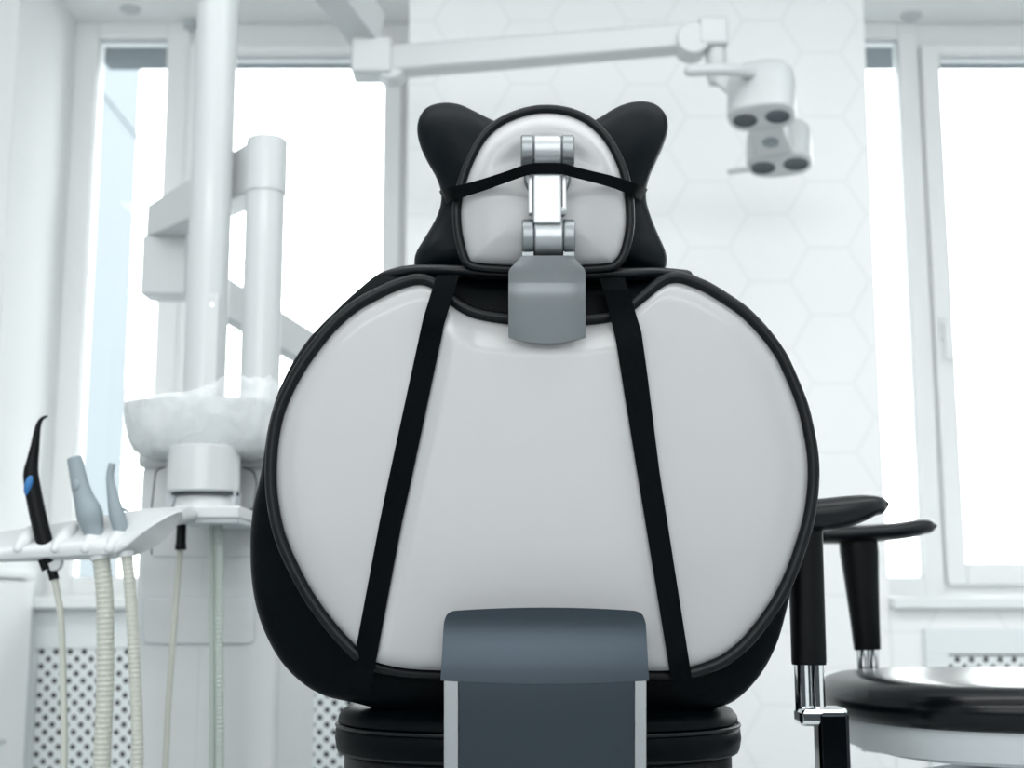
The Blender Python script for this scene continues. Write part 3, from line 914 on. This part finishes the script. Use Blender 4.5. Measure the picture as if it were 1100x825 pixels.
# spittoon bowl
bw = W(218, 424, YC)
bz = lambda y: W(218, y, 2.08).z
BL = [(0.03, bz(484)), (S(48, YC), bz(483.5)), (S(70, YC), bz(482)), (S(80, YC), bz(476)), (S(86, YC), bz(464)), (S(89.5, YC), bz(444)), (S(91.5, YC), bz(427)), (S(91, YC), bz(423)),
      (S(88, YC), bz(424)), (S(80, YC), bz(455)), (S(50, YC), bz(470)), (0.01, bz(472))]
bm = NB(); lathe(bm, (bw.x, YC + 0.04, 0), BL, 72, sy=0.62)
build('spittoon_bowl', bm, 'white', unit)

# plastic film over the bowl
def film_ring(t, yy, amp, seed, sy=0.62, n=160):
    ring = []
    for j in range(n):
        th = 2 * math.pi * j / n
        c_, s_ = math.cos(th), math.sin(th)
        nn = noise.noise(Vector((c_ * 3.1, s_ * 3.1, seed))) + 0.5 * noise.noise(Vector((c_ * 9, s_ * 9, seed * 2.3)))
        r = t + amp * nn * 0.012
        ring.append(Vector((bw.x + r * c_, YC + 0.04 + r * sy * s_, bz(yy) + amp * nn * 0.006)))
    return ring
def film_top(t, hgt, seed, n=160):
    ring = []
    for j in range(n):
        th = 2 * math.pi * j / n
        c_, s_ = math.cos(th), math.sin(th)
        # ruffled crest: low at the middle left, high at the right
        cr = lerp_tab([(-1.0, 19), (-0.85, 15), (-0.5, 8), (-0.1, 9), (0.25, 24), (0.55, 31), (0.8, 30), (1.0, 16)], c_)
        nn = noise.noise(Vector((c_ * 4, s_ * 4, seed))) + 0.6 * noise.noise(Vector((c_ * 11, s_ * 11, seed * 1.7)))
        z = bz(427) + S(cr, YC) * hgt * (1 + 0.22 * nn)
        r = t * (1 + 0.03 * nn)
        ring.append(Vector((bw.x + r * c_, YC + 0.04 + r * 0.62 * s_, z)))
    return ring
bm = NB()
loft(bm, [film_ring(0.05, 486.5, 0.5, 1), film_ring(S(73, YC), 484, 0.8, 2), film_ring(S(84, YC), 477, 0.8, 3), film_ring(S(90, YC), 458, 0.6, 4), film_ring(S(93, YC), 430, 0.4, 5),
          film_top(S(93, YC), 0.35, 6), film_top(S(92, YC), 0.7, 7), film_top(S(90, YC), 1.0, 8)], cap=False)
film = build('plastic_cover', bm, 'film', smooth=180)
tag(film, 'crumpled clear plastic film wrapped over white spittoon bowl', 'plastic cover')

# instrument holder
YI = 1.95
HST = [(-40, 577, 604, 0.9), (-15, 574, 604, 1), (10, 570, 604, 1), (40, 565.5, 603, 1), (70, 561, 602, 1), (100, 556, 601, 1), (120, 552.5, 600, 1), (138, 549, 598.5, 1), (155, 546.5, 593, 0.95), (170, 545, 585.5, 0.85),
       (182, 544.5, 575.5, 0.7), (191, 545.2, 563, 0.5), (196, 547.5, 552, 0.3)]
HS = crm(HST, 60)
FC = [(-40, 0.93), (108, 0.93), (122, 0.88), (135, 0.79), (150, 0.61), (165, 0.46), (180, 0.34), (191, 0.30), (196, 0.4)]
bm = NB(); rings = []
SEC_A = ((1.0, 0.006), (0.97, -0.008), (0.88, -0.018), (0.74, -0.0205), (0.58, -0.0185), (0.48, -0.011), (0.30, 0.008), (0.1, 0.030), (0.0, 0.040), (0.04, 0.048), (0.35, 0.048), (0.7, 0.036), (0.95, 0.018))
for x, yt, yb, k in HS:
    c_ = []; h = yb - yt; fc = lerp_tab(FC, x); w = sm(98, 130, x)
    SEC_B = ((1.0, 0.012), ((fc + 1.2) / 2.2, 0.0), (fc, -0.017), (fc * 0.94, -0.0185), (fc * 0.78, -0.0165), (fc * 0.6, -0.006), (fc * 0.35, 0.012), (fc * 0.1, 0.032), (0.0, 0.040), (0.04, 0.048), (0.35, 0.048), (0.7, 0.040), (0.95, 0.024))
    for (fa, da), (fb, db) in zip(SEC_A, SEC_B):
        c_.append(W(x, yt + h * (fa + (fb - fa) * w), YI + (da + (db - da) * w) * k))
    rings.append(c_)
loft(bm, rings)
hold = thing('instrument_holder', 'white curved instrument holder carrying the black and grey handpieces, left edge', 'instrument holder', tuple(W(100, 590, YI)))
build('holder_body', bm, 'white', hold, smooth=42)
# raised rests between the instruments
for x in (20, 60, 92, 118):
    bm = NB()
    pts = [W(x + t * 20, 589 - t * 24, YI - 0.0165 + t * 0.032) for t in (0.0, 0.25, 0.5, 0.75, 1.0)]
    tube(bm, pts, [0.008, 0.0125, 0.013, 0.011, 0.006], 16, flat=0.7, roundend=True)
    build('instrument_rest', bm, 'white', hold, smooth=180)
bm = NB()
ar_ = [W(188, 556, YI + 0.02), W(200, 553, 2.04), W(215, 551, 2.12)]
tube(bm, ar_, 0.012, 16, ref=(0, 0, 1)); build('holder_arm', bm, 'white', hold)

# ------------------------------------------------------------------ instruments and their hoses
def rib(path, r, pitch, amp):
    L = sum((b - a).length for a, b in zip(path[:-1], path[1:]))
    n = max(40, int(L / (pitch / 6)))
    q = crm([tuple(p) for p in path], n)
    rr = []
    acc = 0.0; prev = None
    for p in q:
        if prev is not None: acc += math.dist(p, prev)
        prev = p
        ph = (acc / pitch) % 1.0
        rr.append(r * (1 + amp * (1 if ph < 0.22 else (-0.4 if ph > 0.4 else 0.2))))
    return q, rr
def hose(name, pts, r, mat, parent, pitch=0.0, amp=0.06, down=True):
    P = [W(*p) for p in pts]
    if down:
        e = P[-1]; P += [Vector((e.x, e.y, e.z - 0.15)), Vector((e.x + 0.01, e.y + 0.05, 0.16)), Vector((e.x + 0.03, e.y + 0.22, 0.10))]
    if pitch > 0: q, rr = rib(P, r, pitch, amp)
    else: q = crm([tuple(p) for p in P], 80); rr = [r] * 80
    return build(name, tube(NB(), q, rr, 16), mat, parent, smooth=180 if pitch == 0 else 50)

# black handpiece
hp = thing('handpiece', 'black angled handpiece with blue button, leftmost in the instrument holder', 'dental handpiece', tuple(W(50, 582, YI)), 'instruments in the holder')
hpp = crm([(50.5, 447.2, 1.1), (47, 448.5, 1.7), (44, 451, 2.2), (41.6, 456, 2.9), (40, 463, 3.5), (37.5, 480, 4.9), (35, 495, 6.4), (33.3, 507, 7.9), (34.5, 520, 8.6), (39, 545, 8.8), (46, 575, 8.9), (52, 597, 8.2)], 60)
bm = NB(); tube(bm, [W(x, y, YI - 0.004 + 0.0 * y) for x, y, r in hpp], [S(r, YI) for x, y, r in hpp], 24, roundend=True)
build('body', bm, 'black_plastic', hp, smooth=180)
cb = W(31.0, 521, YI - 0.012)
bm = NB(); bmesh.ops.create_uvsphere(bm, u_segments=24, v_segments=14, radius=1.0)
bm.transform(Matrix.Translation(cb) @ Matrix.Rotation(math.radians(10), 4, 'Y') @ Matrix.Diagonal((S(4.8, YI), 0.006, S(11.5, YI), 1)))
build('button', bm, 'blue', hp, smooth=180)
bm = NB(); a_ = [W(45, 599, YI - 0.004), W(50, 612, YI - 0.002)]
tube(bm, a_, S(5, YI), 16); build('rear_sleeve', bm, 'black_plastic', hp)
bm = NB(); prism(bm, [W(x, y, YI - 0.006) for x, y in ((47, 598), (66, 598), (64.5, 609), (60, 613), (54, 613.5))], (0, 0.016, 0))
build('holder_clip', bm, 'white', hp, bevel=0.002)
bm = NB(); tube(bm, [W(55.5, 611, YI + 0.002), W(58.5, 622.5, YI + 0.002)], S(5.2, YI), 20); build('connector', bm, 'black_plastic', hp)
hose('cord', [(58.5, 621, YI + 0.002), (62, 640, YI + 0.003), (65.5, 665, YI + 0.005), (68, 731, YI + 0.01), (68.7, 825, YI + 0.01)], S(3.5, YI), 'hose', hp)

# large suction tip
t1 = thing('suction_handpiece', 'wide grey suction handpiece with thick ribbed hose, second in the holder', 'suction handpiece', tuple(W(99, 575, YI)), 'instruments in the holder')
tp_ = crm([(79.8, 491.5, 7.6), (80.3, 493.5, 8.0), (83, 507, 8.6), (86.5, 523, 9.6), (90.5, 536, 11.0), (94, 546, 13.2), (96.2, 553, 13.9), (98, 560, 13.0), (100, 568, 11.2), (103, 580, 10.0), (106, 592, 9.4)], 60)
bm = NB(); tube(bm, [W(x, y, YI + 0.004) for x, y, r in tp_], [S(r, YI) for x, y, r in tp_], 28)
bd = build('body', bm, 'grey_rubber', t1, smooth=60)
bm = NB(); bmesh.ops.create_uvsphere(bm, u_segments=20, v_segments=12, radius=1.0)
bm.transform(Matrix.Translation(W(82, 521.5, YI - 0.0078)) @ Matrix.Rotation(math.radians(-14), 4, 'Y') @ Matrix.Diagonal((S(4.6, YI), 0.0035, S(6.5, YI), 1)))
build('finger_pad', bm, 'grey_rubber', bd, smooth=180)
bm = NB(); tube(bm, [W(107.5, 594, YI), W(108.5, 601, YI)], S(12.0, YI), 24); build('collar', bm, 'white', t1)
hose('hose', [(108.3, 597, YI), (110.5, 618, YI), (112.6, 645, YI), (113.2, 700, YI), (112.5, 750, YI), (109, 826, YI)], S(9.0, YI), 'hose', t1, 0.0072, 0.045)

# small suction tip
t2 = thing('suction_handpiece', 'slim grey suction handpiece with small side lever, right end of the holder', 'suction handpiece', tuple(W(128, 566, YI)), 'instruments in the holder')
tp_ = crm([(120.6, 497.8, 3.6), (120.2, 500, 4.0), (118.6, 507, 4.0), (118.3, 513, 4.2), (119.2, 522, 4.9), (121.5, 534, 6.2), (123.8, 545, 7.6), (126, 555, 8.5), (128.5, 564, 8.2), (131, 574, 7.5), (135, 590, 6.5)], 60)
bm = NB(); tube(bm, [W(x, y, YI + 0.006) for x, y, r in tp_], [S(r, YI) for x, y, r in tp_], 24)
build('body', bm, 'grey_rubber', t2, smooth=60)
bm = NB(); tube(bm, [W(127, 543, YI + 0.003), W(131, 546.5, YI + 0.002), (W(136.5, 548, YI + 0.002))], [S(1.6, YI), S(2.1, YI), S(1.5, YI)], 12, roundend=True)
build('lever', bm, 'grey_rubber', t2, smooth=180)
bm = NB(); tube(bm, [W(135.5, 592, YI), W(136, 598, YI)], S(8.4, YI), 24); build('collar', bm, 'white', t2)
hose('hose', [(136, 595, YI), (138, 615, YI), (141, 649, YI), (144.5, 714, YI), (147, 770, YI), (147.5, 826, YI)], S(6.2, YI), 'hose', t2, 0.0066, 0.05)

# cord with black connector under the plate, and the double hose
cd = hose('instrument_cord', [(194.1, 588, 2.10), (190.5, 625, 2.10), (187, 670, 2.10), (181.5, 747, 2.10), (177.5, 826, 2.10)], S(3.4, 2.1), 'hose', unit)
bm = NB(); tube(bm, [W(195.2, 558, 2.10), W(194.3, 584, 2.10), W(194.2, 585, 2.10), W(194.1, 590.5, 2.10)], [S(5.2, 2.1), S(5.4, 2.1), S(6.1, 2.1), S(6.0, 2.1)], 20)
cn = build('connector', bm, 'black_plastic', cd); cn['label'] = 'black connector'
hose('smooth_hose', [(228, 556, 2.14), (228.4, 610, 2.14), (228.6, 700, 2.14), (228.2, 826, 2.14)], S(3.6, 2.14), 'hose_green', unit)
hose('ribbed_hose', [(235, 556, 2.13), (235.2, 610, 2.13), (235.4, 700, 2.13), (236, 826, 2.13)], S(4.6, 2.14), 'hose_green', unit, 0.0068, 0.07)

# ------------------------------------------------------------------ monitor arm on its own pole
ma = thing('monitor_arm', 'white jointed arm on a short round pole, right of the lamp pole', 'support arm', tuple(Vector((W(279, 400, YPOLE).x, YPOLE, uz))))
q0 = W(279.5, 400, YPOLE); zcap0, zcap1 = W(284, 209, YPOLE).z, W(284, 150, YPOLE).z
rq, rqc = S(21.7, YPOLE), S(23.2, YPOLE)
build('pole', lathe(NB(), (q0.x, YPOLE, uz + 0.004), [(rq, 0), (rq, zcap0 - uz + 0.01)], 48), 'white', ma)
build('pole_cap', lathe(NB(), (q0.x, YPOLE, 0), [(rqc - 0.002, zcap0), (rqc, zcap0 + 0.002), (rqc, zcap1 - 0.004), (rqc - 0.004, zcap1), (0.01, zcap1 + 0.001)], 48), 'white', ma)
def beam(bm, a, b, wa, wb, ha, hb, up=(0, 0, 1)):
    a, b = Vector(a), Vector(b); d = (b - a).normalized(); up = Vector(up)
    s_ = d.cross(up).normalized(); u_ = s_.cross(d).normalized()
    rings = []
    for p, w, h in ((a, wa, ha), (b, wb, hb)):
        rings.append([p + s_ * w / 2 + u_ * h / 2, p - s_ * w / 2 + u_ * h / 2, p - s_ * w / 2 - u_ * h / 2, p + s_ * w / 2 - u_ * h / 2])
    return loft(bm, rings)
YE = 2.95
el = W(182, 240, YE)
zc_ = (zcap0 + zcap1) / 2 - 0.004
bm = NB(); beam(bm, (q0.x - 0.005, YPOLE + 0.005, zc_), (el.x - 0.02, YE, W(180, 240, YE).z), 0.068, 0.068, (zcap1 - zcap0) * 0.92, 0.074)
build('upper_arm', bm, 'white', ma, bevel=0.004)
c = W(196, 262, YE)
build('elbow_joint', lathe(NB(), (c.x, YE - 0.005, W(196, 275, YE).z), [(0.026, 0), (0.028, 0.004), (0.028, 0.05)], 32), 'white', ma)
a, b = W(157.5, 257, YE), W(203, 321, YE)
bm = NB(); box(bm, a.x, b.x, YE - 0.04, YE + 0.04, b.z, a.z); build('elbow_block', bm, 'white', ma, bevel=0.008)
bm = NB(); beam(bm, W(190, 291, YE), W(395, 415, YE + 0.25), 0.06, 0.05, S(42, YE), S(36, YE)); build('lower_arm', bm, 'white', ma, bevel=0.006)
e = W(395, 415, YE + 0.25)
build('arm_end', lathe(NB(), e - Vector((0, 0, 0.08)), [(0.03, 0), (0.034, 0.004), (0.034, 0.13), (0.03, 0.134)], 32), 'white', ma)

# ------------------------------------------------------------------ operating lamp
YL = 3.0
lampo = thing('operating_lamp', 'white operating lamp on a long jointed arm and thick round pole', 'lamp', (p0.x, YPOLE, uz + 0.004))
bm = NB(); lathe(bm, (p0.x, YPOLE, uz + 0.004), [(rp, 0), (rp, ptop - uz)], 48)
mp = build('main_pole', bm, 'white', lampo)
a = W(230, 320, YPOLE); 
sx = p0.x + rp * 0.40
bm = NB(); box(bm, sx - S(7, YPOLE), sx + S(9, YPOLE), YPOLE - rp * 0.985, YPOLE - rp * 0.55, uz, a.z)
cp = build('pole_cover', bm, 'white', mp, bevel=0.006)
c = W(229, 332, YPOLE); 
build('screw', lathe(NB(), (sx + S(1, YPOLE), YPOLE - rp * 0.985, c.z), [(0.0045, -0.001), (0.006, 0.002), (0.006, 0.006)], 16, axis=(0, 1, 0)), 'chrome', cp)
build('pole_collar', lathe(NB(), (p0.x, YPOLE, ptop - 0.02), [(rp + 0.006, 0), (rp + 0.008, 0.003), (rp + 0.008, 0.07), (rp, 0.078)], 40), 'white', lampo)
e1 = W(394, 38, YL)
bm = NB(); beam(bm, (p0.x, YPOLE, ptop + 0.035), (e1.x + 0.005, YL, e1.z + 0.01), 0.075, 0.075, 0.075, 0.085)
build('upper_arm', bm, 'white', lampo, bevel=0.004)
a, b = W(379, 46, YL), W(422, 84, YL)
bm = NB(); box(bm, a.x, b.x, YL - 0.04, YL + 0.04, b.z, a.z); build('elbow_block', bm, 'white', lampo, bevel=0.008)
c = W(419, 68, YL - 0.032)
build('elbow_joint', lathe(NB(), c, [(S(16, YL), 0), (S(18, YL), 0.004), (S(18, YL), 0.06), (S(16, YL), 0.064)], 40, axis=(0, 1, 0)), 'white', lampo)
YL2 = 2.86
bm = NB(); beam(bm, W(419, 67, YL), W(746, 41, YL2), 0.06, 0.055, S(32, YL), S(30, YL2)); build('lamp_arm', bm, 'white', lampo, bevel=0.009)
c = W(745, 40, YL2 - 0.032)
build('wrist_joint', lathe(NB(), c, [(S(17, YL2), 0), (S(19, YL2), 0.004), (S(19, YL2), 0.06), (S(17, YL2), 0.064)], 40, axis=(0, 1, 0)), 'white', lampo)
a, b = W(748, 23, YL2), W(781, 54, YL2)
bm = NB(); box(bm, a.x, b.x, YL2 - 0.035, YL2 + 0.035, b.z, a.z); build('wrist_block', bm, 'white', lampo, bevel=0.01)
c = W(769, 52, YL2)
build('swivel', lathe(NB(), (c.x, YL2, W(769, 90, YL2).z), [(S(9, YL2), 0), (S(12, YL2), 0.02), (S(12, YL2), c.z - W(769, 90, YL2).z)], 32), 'white', lampo)
# lamp head: two pods joined by a neck, faces pointing down
YHd = 2.80
tilt = math.radians(-11)
nrm = Vector((0.0, -0.19, -0.98)).normalized()
yaw = Matrix.Rotation(math.radians(-21), 3, 'Z')
nrm = yaw @ nrm
tdir = yaw @ Vector((0, 0.98, -0.19)).normalized()
udir = tdir.cross(nrm) * -1
if udir.x < 0: udir = -udir
pA, pB = W(800, 130, YHd), W(836, 125, YHd)
cen1 = (pA + pB) / 2
def face_frame(c, a, b, h=0.0): return c + udir * a + tdir * b - nrm * h
def pod(bm, c, hw, hd, hgt):
    """stadium-shaped pod with a domed top"""
    rings = []
    for k, h in ((0.93, 0.0), (0.99, 0.004), (1.0, 0.010), (1.0, hgt * 0.65), (0.95, hgt * 0.85), (0.80, hgt * 0.96), (0.5, hgt), (0.05, hgt * 1.01)):
        ring = []
        for j in range(48):
            th = 2 * math.pi * j / 48
            cx_, sy_ = math.cos(th), math.sin(th)
            cx_ = math.copysign(abs(cx_) ** 0.72, cx_); sy_ = math.copysign(abs(sy_) ** 0.72, sy_)
            ring.append(face_frame(c, hw * k * cx_, hd * k * sy_, h))
        rings.append(ring)
    return loft(bm, rings)
# second pod lies farther back along tdir: solve so that its centre projects to (838,179)
best = None
for i in range(400):
    L_ = 0.05 + i * 0.001
    p = cen1 + tdir * L_
    d = p - Vector((0, 0, CAMZ)); f_ = Vector((0, _cp, _sp)); u_ = Vector((0, -_sp, _cp))
    yy = 412.5 - FPX * d.dot(u_) / d.dot(f_); xx = 550 + FPX * d.x / d.dot(f_)
    if best is None or abs(yy - 178.5) < best[0]: best = (abs(yy - 178.5), L_, xx)
LP = best[1]
cen2 = cen1 + tdir * LP
hd = build('lamp_head', pod(NB(), cen1, S(38, YHd), 0.055, 0.125), 'white', lampo, smooth=60)
h2 = build('lamp_head', pod(NB(), cen2, S(36, YHd + LP), 0.055, 0.105), 'white', lampo, smooth=60)
bm = NB(); rings = []
for i in range(9):
    b = LP * i / 8; w = 0.047 - 0.010 * math.sin(math.pi * i / 8)
    rings.append([face_frame(cen1, -w, b, 0.002), face_frame(cen1, w, b, 0.002), face_frame(cen1, w, b, 0.05), face_frame(cen1, -w, b, 0.05)])
loft(bm, rings)
nk = build('head_neck', bm, 'white', lampo, smooth=50, bevel=0.006)
for par, cc, Yd in ((hd, cen1, YHd), (h2, cen2, YHd + LP)):
    for sgn in (-1, 1):
        p = face_frame(cc, sgn * S(18.3, Yd), 0, 0)
        bm = NB(); lathe(bm, p, [(S(13.6, Yd), -0.006), (S(13.8, Yd), 0.0012), (S(12.6, Yd), 0.0022), (S(11.5, Yd), 0.0012), (S(4, Yd), 0.0014)], 36, axis=tuple(nrm))
        build('lens', bm, 'lens', par)
p = face_frame(cen1, 0, LP * 0.5, 0.002)
build('sensor', lathe(NB(), p, [(S(9, 2.9), -0.004), (S(9, 2.9), 0.0035), (S(8, 2.9), 0.004)], 28, axis=tuple(nrm)), 'sensor', nk)
# yoke handle over the head and the small rod below
bm = NB(); tube(bm, crm([tuple(W(x, y, Yq)) for x, y, Yq in ((741, 76, 2.72), (770, 75, 2.72), (795, 76, 2.74), (815, 82, 2.80), (822, 92, 2.84))], 30), S(6.5, YL2), 16, roundend=True)
build('handle', bm, 'white', lampo, smooth=180)
bm = NB(); beam(bm, W(768, 80, YL2), W(790, 100, YL2 - 0.02), 0.03, 0.03, 0.03, 0.03); build('yoke', bm, 'white', lampo, bevel=0.006)
bm = NB(); tube(bm, [W(784, 184.5, cen2.y), W(804, 182, cen2.y)], S(3.2, 3.0), 14, roundend=True); build('handle', bm, 'white', lampo, smooth=180)

# ------------------------------------------------------------------ stool on the right
YN, YF = 1.62, 2.10
stool = thing('dental_stool', 'black leather stool with two armrests on chrome posts, right of the chair', 'stool', (0.72, 1.87, 0))
sc = Vector((0.70, 1.86, 0))
zst = CAMZ - 0.094; 
ztop = W(1000, 734, 1.66).z; zbot = W(1000, 786, 1.64).z; zsh = W(1000, 820, 1.68).z
def ring_xy(rx, ry, z, n=72, pw=2.5):
    out = []
    for j in range(n):
        th = 2 * math.pi * j / n; c_, s_ = math.cos(th), math.sin(th)
        out.append(Vector((sc.x + rx * math.copysign(abs(c_) ** (2 / pw), c_), sc.y + ry * math.copysign(abs(s_) ** (2 / pw), s_), z)))
    return out
RX, RY = sc.x - W(887, 760, 1.86).x, 0.275
th_ = ztop - zbot
bm = NB(); loft(bm, [ring_xy(RX * 0.90, RY * 0.90, zbot - 0.002), ring_xy(RX * 0.965, RY * 0.965, zbot + 0.002), ring_xy(RX * 0.99, RY * 0.99, zbot + th_ * 0.2), ring_xy(RX, RY, zbot + th_ * 0.45), ring_xy(RX * 0.985, RY * 0.985, zbot + th_ * 0.68),
                     ring_xy(RX * 0.95, RY * 0.95, zbot + th_ * 0.86), ring_xy(RX * 0.89, RY * 0.89, zbot + th_ * 0.96), ring_xy(RX * 0.8, RY * 0.8, ztop), ring_xy(RX * 0.4, RY * 0.4, ztop - 0.004), ring_xy(RX * 0.05, RY * 0.05, ztop - 0.005)])
M['gloss_leather'] = material('glossy_black_leather', (4, 8, 12), 0.24, spec=0.25, bump=0.04, bump_scale=300)
build('seat', bm, 'gloss_leather', stool, smooth=180)
bm = NB(); loft(bm, [ring_xy(RX * 0.55, RY * 0.55, zsh - 0.006), ring_xy(RX * 0.78, RY * 0.78, zsh - 0.003), ring_xy(RX * 0.88, RY * 0.88, zsh + 0.004), ring_xy(RX * 0.93, RY * 0.93, zbot - 0.004), ring_xy(RX * 0.93, RY * 0.93, zbot)])
M['stool_shell'] = material('grey_white_plastic', (196, 202, 204), 0.4)
build('seat_shell', bm, 'stool_shell', stool, smooth=50)
build('column', lathe(NB(), (sc.x, sc.y, 0.09), [(0.03, 0), (0.03, 0.2), (0.024, 0.205), (0.024, zsh - 0.095)], 32), 'chrome', stool)
build('hub', lathe(NB(), (sc.x, sc.y, zsh - 0.035), [(0.06, 0), (0.07, 0.005), (0.07, 0.03)], 32), 'black_plastic', stool)
bm = NB(); beam(bm, (sc.x - 0.05, sc.y - 0.1, zsh - 0.02), (sc.x - 0.05, sc.y + 0.1, zsh - 0.02), 0.05, 0.05, 0.022, 0.022); build('lever_plate', bm, 'chrome', stool, bevel=0.004)
for k in range(5):
    th = 2 * math.pi * k / 5 + 0.3
    f = Vector((sc.x + 0.27 * math.cos(th), sc.y + 0.27 * math.sin(th), 0.075))
    leg = build('base_leg', tube(NB(), [Vector((sc.x, sc.y, 0.11)), f], [0.024, 0.016], 16, ref=(0, 0, 1)), 'chrome', stool)
    build('caster', lathe(NB(), f + Vector((-0.012 * math.sin(th), 0.012 * math.cos(th), -0.045)), [(0.024, -0.011), (0.029, -0.007), (0.029, 0.007), (0.024, 0.011)], 24, axis=(-math.sin(th), math.cos(th), 0)), 'black_plastic', leg)

def arm(Y, xl_top, xr_top, xl_bot, xr_bot, y_top, y_bot, pad, chrome_bot, crx):
    """armrest: padded top, tapered sleeve, chrome post"""
    ct, cb_ = (xl_top + xr_top) / 2, (xl_bot + xr_bot) / 2
    a, b = W(ct, y_top, Y), W(cb_, y_bot, Y)
    rt, rb = S((xr_top - xl_top) / 2, Y), S((xr_bot - xl_bot) / 2, Y)
    bm = NB(); pts = [b + (a - b) * t for t in (0, 0.02, 0.3, 0.6, 0.9, 1.0)]
    tube(bm, pts, [rb * 0.97, rb, rb + (rt - rb) * 0.25, rb + (rt - rb) * 0.6, rt, rt], 32, flat=0.8, power=2.6)
    sl = build('arm_sleeve', bm, 'black_plastic', stool)
    e = W(*chrome_bot, Y)
    for dx in ((-0.5, 0.5)):
        bm = NB(); tube(bm, [Vector((b.x + dx * crx, b.y, b.z + 0.01)), Vector((b.x + dx * crx, e.y, e.z))], crx * 0.55, 24)
        build('arm_post', bm, 'chrome', stool)
    bm = NB(); rings = []
    for x, yt, yb in crm(pad, 140):
        ct_ = W(x, yt, Y).z; cb2 = W(x, yb, Y).z; X = W(x, (yt + yb) / 2, Y).x; hh = (ct_ - cb2) / 2; zc = (ct_ + cb2) / 2
        k = PADW(x, pad)
        ring = []
        for j in range(28):
            th = 2 * math.pi * j / 28; c_, s_ = math.cos(th), math.sin(th)
            ring.append(Vector((X, Y + 0.042 * k * math.copysign(abs(c_) ** 0.7, c_), zc + hh * math.copysign(abs(s_) ** 0.8, s_))))
        rings.append(ring)
    loft(bm, rings)
    build('arm_pad', bm, 'lip_leather', stool, smooth=180)
    return sl
def PADW(x, pad):
    t = (x - pad[0][0]) / (pad[-1][0] - pad[0][0]); return max(0.12, (1 - abs(2 * t - 1) ** 4)) ** 0.5
near_pad = [(800, 551, 556), (806, 545, 562), (830, 540, 569), (860, 537.5, 571), (880, 536, 571), (905, 533.5, 568), (925, 532.2, 561), (938, 532.8, 554.5), (945, 533.9, 552.6), (949, 536.3, 549.3), (951, 538.8, 546), (951.8, 541.4, 542.6)]
far_pad = [(858, 572, 577), (864, 567, 582), (880, 566, 584), (905, 565, 584), (930, 564, 582), (960, 561.5, 580.5), (980, 558.5, 577.5), (992, 557.8, 574), (997, 558.4, 573), (1000.5, 560.2, 571), (1002.6, 562.4, 568.6), (1003.5, 564.8, 566)]
arm(YN, 846, 883, 851, 887, 568, 714, near_pad, (870, 764), S(15, YN))
arm(YF, 902, 942, 918, 945.5, 582, 698, far_pad, (933, 740), S(11, YF))
# near bracket: chrome elbow running inwards and a flat bar going down under the seat
bm = NB(); a, b = W(855.5, 759, YN), W(907, 779, YN)
zt2, zb3 = a.z, b.z
box(bm, W(855.5, 770, YN).x, W(908, 770, YN).x, YN - 0.022, YN + 0.02, zb3, zt2)
build('arm_bracket', bm, 'chrome', stool, bevel=0.007)
bm = NB(); box(bm, W(876, 800, YN).x, W(909, 800, YN).x, YN - 0.024, YN + 0.012, zsh - 0.03, zt2 - 0.004)
M['chrome_dark_reflection'] = material('chrome_dark_reflection', (40, 44, 48), 0.12, metal=1.0)  # chrome coloured dark to imitate a dark reflection on the bar
build('arm_bracket', bm, 'chrome_dark_reflection', stool, bevel=0.006)
bm = NB(); beam(bm, (W(892, 800, YN).x, YN - 0.01, zsh - 0.022), (sc.x - 0.03, sc.y, zsh - 0.022), 0.045, 0.045, 0.014, 0.014); build('arm_bar', bm, 'chrome', stool, bevel=0.003)
bm = NB(); f = W(933, 735, YF)
box(bm, f.x - 0.02, f.x + 0.03, YF - 0.02, YF + 0.02, zsh - 0.03, f.z + 0.004); build('arm_bracket', bm, 'chrome', stool, bevel=0.006)
bm = NB(); beam(bm, (f.x, YF, zsh - 0.022), (sc.x - 0.03, sc.y, zsh - 0.022), 0.045, 0.045, 0.014, 0.014); build('arm_bar', bm, 'chrome', stool, bevel=0.003)
